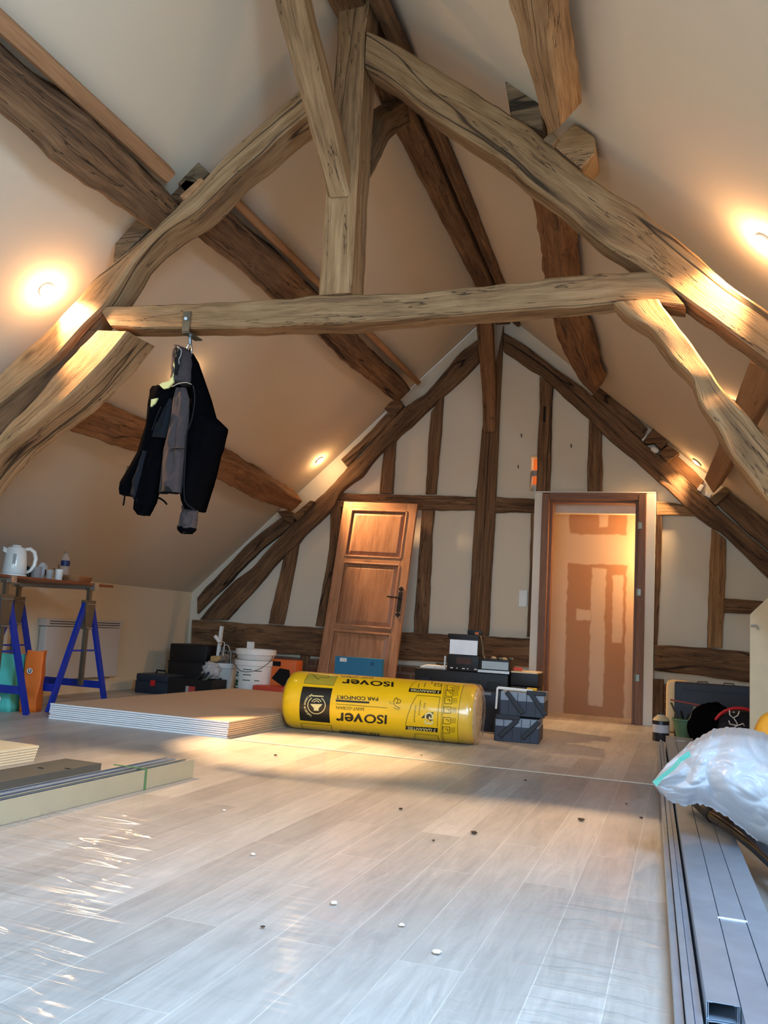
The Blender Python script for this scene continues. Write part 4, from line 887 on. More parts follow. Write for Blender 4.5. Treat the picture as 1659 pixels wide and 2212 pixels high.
MB().box((-.07, -.082, .34), (.11, .01, .045), bev=.01).build('handle_hole', JLIN, ob)
tag(MB().box((ob.location.x-.02, 7.56, .07), (.32, .18, .14), bev=.01).build('storage_box', flat('red_orange_box', srgb(196, 70, 46), .5)), 'low red-orange box in front of the orange tool case', 'box')

# ================================================================ LEANING DOOR
LX, LY0, LY1 = -2.93, 7.98, 8.36     # foot and head of the leaf
H = 2.04
tilt = math.asin((LY1-LY0)/H)
Mleaf = Matrix.Translation((-2.985, LY0, 0)) @ Matrix.Rotation(-tilt, 4, 'X') @ Matrix.Rotation(math.radians(1.2), 4, 'Y')
lf = empty('door_leaf', (0, 0, 0), 'three panelled oak door leaning against the gable wall', 'door', M=Mleaf)
Wd = .80; TH = .038
for _x in (-Wd/2+.05, Wd/2-.05): MB().box((_x, 0, H/2), (.10, TH, H), bev=.003).build('stile', DOORW, lf, uvbox=2)
for _z, _h in ((H-.043, .086), (1.425, .07), (.72, .06), (.08, .16)): MB().box((0, 0, _z), (Wd-.20, TH, _h), bev=.003).build('rail', DOORW, lf, uvbox=0)
for z0, z1 in ((1.46, H-.086), (.75, 1.39), (.16, .69)):
    w = Wd-.20; M0 = MB()
    M0.box((0, .008, (z0+z1)/2), (w, .012, z1-z0))
    # raised field with sloping margins
    i = .055; vs = [(-w/2+.012, -.002, z0+.012), (w/2-.012, -.002, z0+.012), (w/2-.012, -.002, z1-.012), (-w/2+.012, -.002, z1-.012), (-w/2+i, -.017, z0+i), (w/2-i, -.017, z0+i), (w/2-i, -.017, z1-i), (-w/2+i, -.017, z1-i)]
    M0.add(vs, [[0, 1, 5, 4], [1, 2, 6, 5], [2, 3, 7, 6], [3, 0, 4, 7], [4, 5, 6, 7]])
    pn = M0.build('panel', DOORW, lf, uvbox=2)
    e = MB()
    for (xa, za, xb, zb_) in ((-w/2, z0, w/2, z0), (-w/2, z1, w/2, z1), (-w/2, z0, -w/2, z1), (w/2, z0, w/2, z1)): e.bar((xa, -.012, za), (xb, -.012, zb_), .022, .022, bev=.007)
    e.build('moulding', DOORW, pn, uvbox=2)
hx = Wd/2-.05
pl = MB(); pl.box((hx, -TH/2-.003, 1.02), (.042, .006, .20), bev=.002)
for z in (.905, 1.135):
    for dx, dz in ((0, 0), (.014, .012), (-.014, .012), (0, .026)): pl.lathe([(.012, 0), (.012, .006)], 12, Matrix.Translation((hx+dx, -TH/2, z+(dz if z > 1 else -dz))) @ Matrix.Rotation(math.radians(90), 4, 'X'))
hp = pl.build('handle_plate', IRON, lf)
MB().tube([(hx, -TH/2, 1.05), (hx, -TH/2-.045, 1.05), (hx-.03, -TH/2-.055, 1.052), (hx-.12, -TH/2-.05, 1.058)], [.008, .008, .007, .009], 10).build('lever', IRON, hp, smooth=True)
p = onY(775, 1450, 7.78)
bx = empty('storage_box', (p.x, 7.78, 0), 'flat blue box standing in front of the leaning door', 'box')
MB().box((0, 0, .225), (.47, .06, .45), bev=.003).build('body', flat('blue_box', srgb(40, 118, 156), .5, noise_amt=.02), bx)
MB().box((-.15, -.0315, .42), (.07, .002, .035)).build('white_sticker', PAPERW, bx)
MB().lathe([(.018, 0), (.018, .002), (0, .0021)], 20, Matrix.Translation((.14, -.031, .40)) @ Matrix.Rotation(math.radians(90), 4, 'X')).build('round_mark', flat('mark_blue', srgb(24, 86, 124), .5), bx)

# ================================================================ PLASTERBOARD STACKS
bp_ = [(-4.075, 5.03), (-2.686, 5.0), (-2.645, 7.42), (-3.95, 7.40)]
for k in range(8):
    j = [(random.uniform(-.004, .004), random.uniform(-.004, .004)) for _ in range(4)]
    P = [Vector((x+a, y+b, k*.0131)) for (x, y), (a, b) in zip(bp_, j)]
    c = sum(P, Vector())/4; mb = MB(); t = .0102
    # sheet with slightly bevelled long edges
    mb.add(P+[q+Vector((0, 0, t)) for q in P], [[3, 2, 1, 0]], 0); mb.add(P+[q+Vector((0, 0, t)) for q in P], [[4, 5, 6, 7]], 0)
    mb.add(P+[q+Vector((0, 0, t)) for q in P], [[0, 1, 5, 4], [2, 3, 7, 6]], 1); mb.add(P+[q+Vector((0, 0, t)) for q in P], [[1, 2, 6, 5], [3, 0, 4, 7]], 2)
    o = mb.build('plasterboard_sheet', [GYPTOP, GYPEDGE, flat('board_side_paper', srgb(206, 180, 146), .8)], smooth=False)
    bm = bmesh.new(); bm.from_mesh(o.data); bmesh.ops.remove_doubles(bm, verts=bm.verts[:], dist=1e-5); bmesh.ops.recalc_face_normals(bm, faces=bm.faces[:]); bm.to_mesh(o.data); bm.free()
    pos = ['lowest', 'second lowest', 'third from the floor', 'fourth from the floor', 'fourth from the top', 'third from the top', 'second from the top', 'topmost'][k]
    tag(o, 'plasterboard sheet of the large stack beside the yellow roll, '+pos, 'plasterboard', 'large plasterboard stack')
for k in range(6):
    x1 = -2.975-.004*(5-k); P = [(-3.9, 3.35, k*.0131), (x1-.02, 3.30+.0*k, k*.0131), (x1, 3.62, k*.0131), (-3.9, 3.70, k*.0131)]
    o = MB().prism(P, (0, 0, .0105)).build('plasterboard_offcut', flat('offcut_cream', srgb(216, 200, 166), .8))
    pos = ['lowest', 'second from the floor', 'third from the floor', 'third from the top', 'second from the top', 'topmost'][k]
    tag(o, 'cream board offcut of the small stack at the left edge, '+pos, 'plasterboard', 'small board stack at the left edge')

# ================================================================ METAL PROFILES
def channel(mb, a, b, w, h, t=.0012, lip=.006, up=1):
    """open C channel from a to b, opening upwards (up=1) or downwards"""
    a = Vector(a); b = Vector(b); d = (b-a).normalized(); s = d.cross(Vector((0, 0, 1))).normalized(); z = Vector((0, 0, up))
    pr = [(-w/2+lip, h), (-w/2, h), (-w/2, 0), (w/2, 0), (w/2, h), (w/2-lip, h)]
    prin = [(w/2-lip, h-t), (w/2-t, h-t), (w/2-t, t), (-w/2+t, t), (-w/2+t, h-t), (-w/2+lip, h-t)]
    pl = pr+prin; n = len(pl); vs = []
    for q in (a, b):
        for x, y in pl: vs.append(q+s*x+z*y)
    fs = [[k, (k+1) % n, n+(k+1) % n, n+k] for k in range(n)]
    for e in (0, n):
        fs += [[e+i, e+i+1, e+n-2-i, e+n-1-i] for i in range(5)]
    return mb.add(vs, fs)
GALV = flat('galvanised_profile', srgb(176, 190, 206), .36, metal=.75, noise_amt=.1, scale=14, bump=.06, bscale=120)
GALVF = flat('profile_face', srgb(176, 172, 148), .45, metal=.35, noise_amt=.05)
# left bundle: U tracks nested, wrapped with a green band
e0, e1 = Vector((-2.21, 1.75, 0)), Vector((-2.14, 3.70, 0))
dl = (e1-e0).normalized(); sl = Vector((-dl.y, dl.x, 0))
names = ['outermost beside the floor', 'middle one', 'innermost']
for k in range(3):
    mb = MB(); off = sl*(.036+.052*k); ee = e1 - dl*(0 if k == 0 else .02 if k == 1 else .0)
    channel(mb, e0+off+Vector((0, 0, .002)), ee+off+Vector((0, 0, .002)), .048, .082 if k == 0 else .076)
    o = mb.build('metal_track', GALV if k else GALVF, smooth=False)
    tag(o, 'galvanised steel track of the left bundle, '+names[k], 'metal profile', 'left bundle of metal tracks')
    mb = MB(); channel(mb, e0+off+Vector((0, 0, .03)), ee-dl*.01+off+Vector((0, 0, .03)), .038, .05); o = mb.build('metal_track', GALV)
    tag(o, 'narrow steel track nested inside the '+['outermost', 'middle', 'innermost'][k]+' track of the left bundle', 'metal profile', 'left bundle of metal tracks')
q = e1-dl*.375
o = MB(); A_ = q-sl*.000; 
for a_, b_ in ((A_-sl*.0+Vector((0, 0, 0)), A_+Vector((0, 0, .086))), (A_+Vector((0, 0, .088)), A_+sl*.17+Vector((0, 0, .088)))): o.bar(a_+sl*.009, b_+sl*.009, .010, .003, up=sl if a_.z < .05 else (0, 0, 1))
tag(o.build('strapping_band', flat('green_strap', srgb(84, 120, 72), .5)), 'green strap tied round the left bundle of steel tracks', 'strap')
# slotted dark rail further left
r0, r1 = Vector((-2.56, 1.9, 0)), Vector((-2.50, 3.47, 0)); mb = MB()
d2 = (r1-r0).normalized(); s2 = Vector((-d2.y, d2.x, 0))
DRK = flat('dark_grey_rail', srgb(92, 94, 90), .5, metal=.4)
rr = empty('slotted_rail', r0, 'dark grey slotted metal rail between small board stack and track bundle', 'metal rail')
mb.bar(r0+Vector((0, 0, .03)), r1+Vector((0, 0, .03)), .006, .06); mb.bar(r0+s2*.1+Vector((0, 0, .057)), r1+s2*.1+Vector((0, 0, .057)), .2, .005)
loc(rr, mb).build('rail_body', DRK, rr)
for px, py in ((88, 1659), (146, 1660)):
    p = onZ(px, py, .0605); MB().lathe([(.016, 0), (.016, .001), (0, .0011)], 18, Matrix.Translation(p-rr.location) @ Matrix.Scale(.45, 4, d2)).build('slot', JLIN, rr)
# right bundle: studs and tracks lying along the room
def stud(x0, x1, y0, y1, z, w, h, label, mat=GALV, up=1, name='metal_stud'):
    mb = MB(); channel(mb, (x0, y0, z), (x1, y1, z), w, h, lip=.008, up=up); o = mb.build(name, mat); return tag(o, label, 'metal profile', 'right bundle of metal studs')
# closed pairs (two C studs face to face) read as boxes with a seam
def pair(x0, x1, y0, y1, z, w, h, label):
    r = empty('metal_stud', (x0, y0, z), label, 'metal profile', 'right bundle of metal studs')
    mb = MB(); channel(mb, (0, 0, h), (x1-x0, y1-y0, h), w, h*.97, lip=.008, up=-1); mb.build('outer_channel', GALV, r)
    mb = MB(); channel(mb, (0, .004, 0.001), (x1-x0, y1-y0, .001), w*.9, h*.9, lip=.008); mb.build('inner_channel', GALV, r); return r
lv = ['on the floor', 'middle layer', 'top layer']
for c, (xa, xb, ya, yb) in enumerate([(.080, -.069, 1.82, 6.62), (.145, -.008, 1.66, 6.62), (.213, .052, 1.42, 6.6)]):
    for k in range(3):
        pair(xa, xb, ya+.0*k, yb, .001+k*.034, .058, .0335, 'galvanised stud in the '+['left', 'middle', 'right'][c]+' column of the right bundle, '+lv[k])
for k, (xa, h) in enumerate([(.026, .060), (.042, .078), (.058, .070)]):
    stud(xa, xa-.172, 1.2, 6.55, h, .0135, h*.96, 'slim U track along the left side of the right bundle, '+['outermost', 'middle one', 'innermost'][k], up=-1, name='metal_track')
for yy in (6.35, 2.36):
    xa = .145-.031*(yy-1.66)
    tag(MB().bar((xa-.033, yy, .1035), (xa+.033, yy+.0, .1035), .010, .0015).build('strapping_band', flat('clear_strap', srgb(226, 226, 230), .3)), 'pale strap across the right stud bundle at its '+('far' if yy > 5 else 'near')+' end', 'strap')

# ================================================================ CASES ON THE RIGHT OF THE ROLL
YK = 7.15
bk = empty('tool_chest', (-1.69, YK+.05, 0), 'long low black chest behind the yellow roll, base of the pile', 'tool box')
MB().box((0, 0, .12), (.76, .34, .24), bev=.012).build('lower_shell', BLACKP, bk, smooth=True); MB().box((-.02, 0, .25), (.78, .35, .03), bev=.008).build('seam_rim', BLACKP, bk)
MB().box((-.01, 0, .345), (.78, .34, .165), bev=.012).build('lid', BLACKP, bk, smooth=True)
for x in (-.31, -.1, .1, .27): MB().box((x, -.176, .3), (.10, .012, .12), bev=.004).build('rib', BLACKP, bk)
nb = empty('tool_case', (-1.42, 6.88, 0), 'navy case standing between the roll and the cantilever box', 'tool case', rz=0)
MB().box((0, 0, .15), (.22, .3, .30), bev=.012).build('body', NAVY, nb, smooth=True); MB().box((0, -.152, .285), (.08, .006, .02)).build('catch', GREYP, nb)
PZ = .43
for k, (x, z, w) in enumerate([(-2.0, 0, .13), (-1.88, 0, .13)]):
    tag(MB().box((x, YK+.05, PZ+.006), (w, .2, .012), rz=.1*k).box((x+.01, YK+.05, PZ+.018), (w*.8, .16, .01), rz=-.2*k).build('paper_stack', PAPERW), 'loose papers on the left end of the long black chest, '+('left pile' if k == 0 else 'right pile'), 'paper')
tag(MB().box((-1.84, YK-.1, .485), (.012, .02, .11)).build('plastic_strip', PAPERW), 'thin white strip standing left of the tall organiser', 'strip')
# tall organiser tower
tw = empty('parts_organiser', (-1.685, YK, PZ), 'black organiser tower with a recess and a bright white front label above', 'organiser')
LBL = flat('bright_label', srgb(240, 248, 255), .5)
MB().box((0, 0, .063), (.265, .26, .126), bev=.006).build('lower_box', BLACKP, tw, smooth=True)
MB().box((.01, -.132, .08), (.12, .008, .05)).build('recess', flat('recess_brown', srgb(72, 44, 36), .6), tw)
for x in (-.09, -.045, .01, .045, .11): MB().box((x, -.132, .02), (.022 if x not in (-.045, .045) else .01, .003, .008)).build('printed_mark', PAPERW, tw)
up_ = empty('parts_organiser', (-1.685, YK, PZ+.128), 'upper black box with a large white front label, top of the tower', 'organiser')
MB().box((0, 0, .07), (.245, .24, .14), bev=.006).box((-.01, 0, .148), (.26, .24, .04), bev=.012).build('box_body', BLACKP, up_, smooth=True); MB().box((0, -.1215, .062), (.232, .003, .118)).build('white_label', LBL, up_)
p = (-1.62, YK+.02, PZ+.128+.168)
cl = empty('tool_case', p, 'tiny dark case lying on top of the organiser tower', 'tool case'); MB().box((0, 0, .02), (.12, .1, .04), bev=.006).build('body', BLACKP, cl, smooth=True); MB().box((.02, -.051, .012), (.03, .01, .02)).build('orange_tab', ORANGE, cl)
cbl = MB().tube([(-1.60, YK-.06, PZ+.30), (-1.555, YK-.09, PZ+.29), (-1.53, YK-.1, PZ+.2), (-1.525, YK-.1, PZ+.14), (-1.505, YK-.1, PZ+.10)], .006, 8)
tag(cbl.build('tool_strap', STEELD, smooth=True), 'dark strap hanging down the right side of the organiser tower', 'strap')
og = empty('parts_organiser', (-1.425, YK-.02, PZ), 'low black organiser with a pale blue-grey label, right of the tower', 'organiser')
MB().box((0, 0, .055), (.25, .24, .11), bev=.006).build('box_body', BLACKP, og, smooth=True); MB().box((0.01, -.1215, .062), (.215, .003, .062)).build('grey_label', flat('label_grey', srgb(170, 186, 194), .5), og)
MB().box((0, -.125, .012), (.255, .012, .02)).build('metal_rail', STEEL, og)
for k, (x, z) in enumerate([(-.02, .12), (.03, .118), (.07, .117), (.12, .122)]):
    bm = bmesh.new(); bmesh.ops.create_icosphere(bm, subdivisions=3, radius=.016)
    for v in bm.verts: v.co = Vector((v.co.x*1.5, v.co.y, v.co.z*.8))*(1+.2*noise.noise(v.co*60))
    tag(MB().bm(bm, 0, Matrix.Translation((-1.425+x, YK-.06, PZ+z))).build('small_fitting', STEELD if k % 2 else flat('tan_fit%d' % k, srgb(190, 160, 120), .5), smooth='all'), 'small fitting lying on the low organiser, '+['leftmost', 'second from the left', 'second from the right', 'rightmost'][k], 'fitting', 'fittings on the low organiser')
rc = empty('tool_case', (-1.185, YK+.06, .345), 'black case with a bright top, right end of the pile', 'tool case')
MB().box((0, 0, .05), (.22, .3, .10), bev=.006).build('body', BLACKP, rc, smooth=True); MB().box((-.005, 0, .105), (.21, .29, .012), bev=.003).build('clear_lid', flat('cream_lid', srgb(226, 206, 170), .4), rc)
tag(MB().box((-1.19, YK+.06, .17), (.215, .28, .34), bev=.008).build('storage_box', BLACKP), 'plain black box under the case at the right end of the pile', 'box')
tag(MB().box((-1.25, YK-.03, .473), (.07, .05, .024), bev=.006).build('pencil_sharpener', flat('red_knob', srgb(206, 60, 30), .4)), 'small red-orange object on the bright topped case', 'tool')

# cantilever tool box (two open halves) near the door
CBX = flat('cantilever_navy', srgb(38, 46, 62), .45, noise_amt=.05); CGR = flat('cantilever_grey', srgb(142, 152, 164), .5); CDK = flat('cantilever_dark', srgb(28, 32, 40), .5)
ct = empty('cantilever_tool_box', (-1.10, 6.42, 0), 'dark blue plastic tool box in two tiers with diagonal struts, near the doorway', 'tool box', rz=math.radians(4))
for k, (zx, dx) in enumerate(((0, 0), (.18, .03))):
    h = .172; b = MB().box((dx, 0, zx+h*.3), (.31, .36, h*.6), bev=.004).build('tier', CBX, ct)
    MB().box((dx, 0, zx+h*.78), (.305, .355, h*.36), bev=.004).build('tier_band', CGR, ct)
    for i in range(5): MB().box((dx-.155+.062*(i+.5)-.031, -.182, zx+h*.48), (.003, .006, h*.92)).build('groove', CDK, b)
    # struts
    for i in range(2):
        if k: A, B = (dx-.11+.17*i, -.19, zx+.165), (dx+.01+.155*i, -.19, zx+.02)
        else: A, B = (dx-.12+.16*i, -.19, zx+.03), (dx+.005+.15*i, -.19, zx+.155)
        MB().bar(A, B, .012, .034, bev=.006).build('strut', CDK, ct)
    MB().bar((dx-.15 if k == 0 else dx+.03, -.19, zx+.168), (dx+.02 if k == 0 else dx+.165, -.19, zx+.168), .012, .03, bev=.006).build('hinge_arm', CDK, ct)
wl = MB().bar((-.145, -.19, .368), (.10, -.15, .36), .014, .02, bev=.005).bar((-.15, -.19, .22), (-.145, -.19, .37), .014, .014, up=(0, 1, 0), bev=.004).build('white_handle', WHITEPL, ct)
tag(MB().box((-1.01, 6.36, .365), (.07, .05, .022), bev=.006).build('tape_measure', flat('yellow_tool', srgb(226, 178, 40), .4)), 'small yellow tool on top of the dark blue tool box', 'tool')
tag(MB().box((-1.11, 6.36, .363), (.09, .05, .018), bev=.006).build('hand_tool', BLACKP), 'small black tool on top of the dark blue tool box', 'tool')

# ================================================================ INSULATION ROLL
RA = .2; ra0 = Vector((-2.63, 5.83, RA)); ra1 = Vector((-1.30, 5.90, RA)); AX = (ra1-ra0); RL = AX.length; AX.normalize()
RF = Vector((AX.y, -AX.x, 0)); RUP = Vector((0, 0, 1))       # RF points to the viewer
def cyl(s, ang, rad): return ra0 + AX*s + (RF*math.cos(ang) + RUP*math.sin(ang))*rad
def hit(x, y):
    """photo point -> (s along the roll, angle) on the roll's surface"""
    d = ray(x, y); o = CAM-ra0; dp_ = d-AX*d.dot(AX); op = o-AX*o.dot(AX)
    A = dp_.dot(dp_); B = 2*dp_.dot(op); Cc = op.dot(op)-RA*RA; D = B*B-4*A*Cc
    t = (-B-math.sqrt(max(0, D)))/(2*A); q = o+d*t
    return q.dot(AX), math.atan2(q.dot(RUP), q.dot(RF))
def I(x, y): return hit(590+x/3.3857, 1400+y/3.3857)
roll = empty('insulation_roll', ((ra0.x+ra1.x)/2, (ra0.y+ra1.y)/2, 0), 'large yellow wrapped roll of glass wool lying on the floor', 'insulation roll')
YEL = flat('yellow_wrap', srgb(246, 196, 20), .28, noise_amt=.03, scale=8, coat=.4, bump=.12, bscale=14)
RK = flat('print_black', srgb(26, 24, 20), .3, coat=.3); RW = flat('print_cream', srgb(236, 220, 150), .4); ROL = flat('print_olive', srgb(176, 160, 52), .35); RWOOL = flat('wool_end', srgb(222, 196, 150), .6, noise_amt=.1, bump=.6, bscale=18)
mb = MB(); n = 96; prof = [(-.035, .03), (-.030, .10), (-.02, .16), (0, .187), (.02, .197), (.05, .2)] + [(.05+(RL-.1)*k/40, .2) for k in range(1, 41)] + [(RL-.03, .198), (RL-.012, .19), (RL, .178)]
vs = []
for s, rd_ in prof:
    for k in range(n):
        a = 2*math.pi*k/n; w = 0
        if s > RL-.05 or s < .05: w = .004*noise.noise(Vector((math.cos(a)*6, math.sin(a)*6, s*40)))
        else: w = .0012*noise.noise(Vector((math.cos(a)*3, math.sin(a)*3, s*6)))
        vs.append(cyl(s, a, rd_+w))
fs = [[i*n+k, i*n+(k+1) % n, (i+1)*n+(k+1) % n, (i+1)*n+k] for i in range(len(prof)-1) for k in range(n)] + [list(range(n))[::-1]]
mb.add(vs, fs, 0)
vs = []; pe = [(RL-.001, .179), (RL+.008, .165), (RL+.012, .12), (RL+.018, .06), (RL+.02, .01)]
for s, rd_ in pe:
    for k in range(n):
        a = 2*math.pi*k/n; vs.append(cyl(s+.006*noise.noise(Vector((math.cos(a)*rd_*40, math.sin(a)*rd_*40, 2))), a, rd_*(1+.03*noise.noise(Vector((math.cos(a)*5, math.sin(a)*5, rd_*30))))))
mb.add(vs, [[i*n+k, i*n+(k+1) % n, (i+1)*n+(k+1) % n, (i+1)*n+k] for i in range(4) for k in range(n)] + [[4*n+k for k in range(n)]], 4)
def decal(bm, P0, P1, P2, mi, w=1, h=1, lift=.0012):
    """map flat mesh (x: 0..w from P0 to P1, y: 0..h from P0 to P2), each P = (s, angle), onto the roll"""
    for v in bm.verts: v.co.z = 0
    hh = abs((P2[1]-P0[1])*RA)+abs(P1[1]-P0[1])*RA
    ys = [v.co.y for v in bm.verts]; xs = [v.co.x for v in bm.verts]
    y0, y1 = min(ys), max(ys); N_ = max(2, int(hh*(y1-y0)/h/.010))
    for k in range(1, N_):
        bmesh.ops.bisect_plane(bm, geom=bm.verts[:]+bm.edges[:]+bm.faces[:], plane_co=(0, y0+(y1-y0)*k/N_, 0), plane_no=(0, 1, 0))
    bm.verts.index_update()
    out = []
    for v in bm.verts:
        a, b = v.co.x/w, v.co.y/h
        s = P0[0]+(P1[0]-P0[0])*a+(P2[0]-P0[0])*b; an = P0[1]+(P1[1]-P0[1])*a+(P2[1]-P0[1])*b
        out.append(cyl(s, an, RA+lift))
    mb.add(out, [[v.index for v in f.verts] for f in bm.faces], mi); bm.free()
def quad(pts, mi, lift=.0010):
    """quadrilateral given by four crop points TL, TR, BR, BL"""
    q = [I(*p) for p in pts]; nn = 14; vs = []
    for j in range(nn+1):
        for i in range(nn+1):
            u, v = i/nn, j/nn
            s = (q[0][0]*(1-u)+q[1][0]*u)*(1-v)+(q[3][0]*(1-u)+q[2][0]*u)*v; an = (q[0][1]*(1-u)+q[1][1]*u)*(1-v)+(q[3][1]*(1-u)+q[2][1]*u)*v
            vs.append(cyl(s, an, RA+lift))
    mb.add(vs, [[j*(nn+1)+i, j*(nn+1)+i+1, (j+1)*(nn+1)+i+1, (j+1)*(nn+1)+i] for j in range(nn) for i in range(nn)], mi)
def line(pts, w, mi=1, lift=.0014, closed=False):
    Q = [I(*p) for p in pts]; 
    if closed: Q.append(Q[0])
    for (s0, a0), (s1, a1) in zip(Q, Q[1:]):
        L_ = math.hypot(s1-s0, (a1-a0)*RA); 
        if L_ < 1e-5: continue
        nx, ny = -(a1-a0)*RA/L_*w/2, (s1-s0)/L_*w/2; m_ = max(1, int(L_/.012)); vs = []
        for i in range(m_+1):
            t = i/m_
            for sg in (-1, 1): vs.append(cyl(s0+(s1-s0)*t+nx*sg, a0+(a1-a0)*t+ny*sg/RA, RA+lift))
        mb.add(vs, [[2*i, 2*i+1, 2*i+3, 2*i+2] for i in range(m_)], mi)
def rtext(txt, right_base, left_base, right_cap, mi=1, bold=.0, shear=0, lift=.0016):
    """upside-down print: reading starts at right_base (baseline start), runs to left_base; right_cap = point at cap height above the start"""
    bm = textbm(txt, 1.0, shear=shear, bold=bold); xs = [v.co.x for v in bm.verts]; x0, x1 = min(xs), max(xs)
    for v in bm.verts: v.co.x -= x0
    decal(bm, I(*right_base), I(*left_base), I(*right_cap), mi, x1-x0, .72, lift)
# main logo, twice, its sub-lines and rules
rtext('ISO', (834, 492), (668, 485), (830, 556), bold=.022)
rtext('ver', (662, 484), (462, 472), (659, 568), bold=.022)
rtext('SAINT-GOBAIN', (668, 436), (462, 424), (666, 460), bold=.004)
line([(835, 438), (458, 408)], .003)
quad([(458, 376), (705, 392), (703, 406), (459, 391)], 1)
rtext('PAR CONFORT', (776, 362), (466, 346), (770, 388), bold=.02, shear=-.25)
rtext('ISO', (882, 250), (712, 240), (880, 285), bold=.022)
rtext('ver', (706, 240), (505, 226), (704, 290), bold=.022)
rtext('SAINT-GOBAIN', (735, 213), (500, 200), (734, 226), bold=.004)
quad([(485, 612), (780, 640), (778, 648), (485, 622)], 1)
rtext('PAR CONFORT', (782, 622), (482, 598), (780, 636), bold=.02, shear=-.25)
line([(482, 624), (820, 655)], .003)
# black square with the loudspeaker emblem
quad([(218, 280), (436, 295), (418, 547), (198, 527)], 1)
def ringpts(cx, cy, rx, ry, a0, a1, n_=28): return [(cx+rx*math.cos(math.radians(a0+(a1-a0)*k/n_)), cy+ry*math.sin(math.radians(a0+(a1-a0)*k/n_))) for k in range(n_+1)]
line(ringpts(318, 418, 64, 62, -55, 238), .0055, 2, .0022)
quad([(288, 345), (370, 350), (369, 358), (287, 353)], 2, .0022)
quad([(272, 408), (362, 410), (334, 440), (298, 438)], 2, .0022); quad([(300, 436), (334, 440), (333, 458), (297, 456)], 2, .0022)
line(ringpts(318, 410, 38, 38, 205, 335, 14), .005, 2, .0022); line(ringpts(318, 408, 22, 22, 210, 330, 10), .005, 2, .0022)
tx = 'Isolation acoustique'
for i, ch in enumerate(tx):
    if ch == ' ': continue
    an = 118+ (i/(len(tx)-1))*128
    cx, cy = 318+88*math.cos(math.radians(an)), 418+84*math.sin(math.radians(an)); tdx, tdy = -math.sin(math.radians(an)), math.cos(math.radians(an)); odx, ody = math.cos(math.radians(an)), math.sin(math.radians(an))
    bm = textbm(ch, 1.0, bold=.02); w_ = 14; h_ = 20
    for v in bm.verts: v.co.y = v.co.y
    P0 = I(cx-odx*h_*.35-tdx*5, cy-ody*h_*.35-tdy*5); P1 = I(cx-odx*h_*.35+tdx*9, cy-ody*h_*.35+tdy*9); P2 = I(cx+odx*h_*.55-tdx*5, cy+ody*h_*.55-tdy*5)
    decal(bm, P0, P1, P2, 2, .62, .72, .0022)
# olive patch above, outlined patch below
quad([(262, 186), (475, 205), (440, 275), (226, 258)], 3)
line([(262, 188), (475, 207), (442, 275), (226, 258)], .002, 1, .0018, True); line([(290, 195), (330, 230), (350, 214), (400, 218), (420, 200)], .004, 1, .0018)
line([(226, 605), (206, 547), (424, 565), (446, 618)], .003)
# warranty panels
for dy, big in ((0, True), (-258, False)):
    pass
line([(968, 570), (985, 490), (1020, 400), (1054, 345), (1222, 358), (1202, 578)], .003); quad([(972, 568), (1205, 585), (1202, 616), (968, 594)], 1)
rtext('3 GARANTIES', (1190, 592), (985, 574), (1188, 612), mi=2, bold=.012, lift=.0022)
line([(996, 300), (1020, 262), (1050, 244)], .003); line([(1225, 318), (1240, 260)], .003); quad([(998, 293), (1232, 312), (1226, 337), (990, 320)], 1); rtext('3 GARANTIES', (1218, 318), (1010, 300), (1214, 333), mi=2, bold=.012, lift=.0022)
quad([(1128, 468), (1172, 470), (1166, 545), (1122, 512)], 1); quad([(1128, 468), (1130, 468), (1122, 512), (1080, 512)], 1)
rtext('G3', (1172, 470), (1168, 560), (1110, 466), mi=2, bold=.02, lift=.0022)
for a, b, s_ in (((1040, 420), (1026, 540), 'Performance'), ((1076, 380), (1062, 490), 'Environnement'), ((1108, 400), (1098, 440), 'Santé')):
    bm = textbm(s_, 1.0); x1 = max(v.co.x for v in bm.verts); decal(bm, I(*b), I(*a), I(b[0]+13, b[1]+1), 1, x1, .72, .0016)
for (x, y) in ((1060, 290), (1105, 285), (1160, 262)): line([(x, y), (x+10, y-30)], .004)
rtext('G3', (1235, 262), (1180, 258), (1233, 284), bold=.0)
# icon column and rings round the roll
for (x, y) in ((1300, 293), (1290, 330), (1282, 385), (1275, 453), (1270, 530), (1266, 598)):
    hh = 22 if y < 310 else 24; line([(x-24, y-hh), (x+26, y-hh+2), (x+24, y+hh), (x-26, y+hh-2)], .0035, 1, .0016, True)
    line([(x-10, y-8), (x+12, y-6), (x+10, y+10)], .004); 
    for k in range(4): line([(x+36+k*9, y-hh+4), (x+34+k*9, y+hh-4)], .0022)
def ring(pts): line(pts, .0025)
ring([(1258, 262), (1245, 340), (1236, 420), (1231, 500), (1229, 580), (1232, 640), (1246, 700)]); ring([(1270, 266), (1255, 340), (1246, 420), (1240, 500), (1238, 580), (1243, 640), (1258, 702)])
ring([(1398, 268), (1375, 340), (1362, 420), (1353, 500), (1349, 580), (1352, 640), (1364, 706)])
line([(1034, 678), (1038, 625), (1205, 640), (1225, 694)], .003)
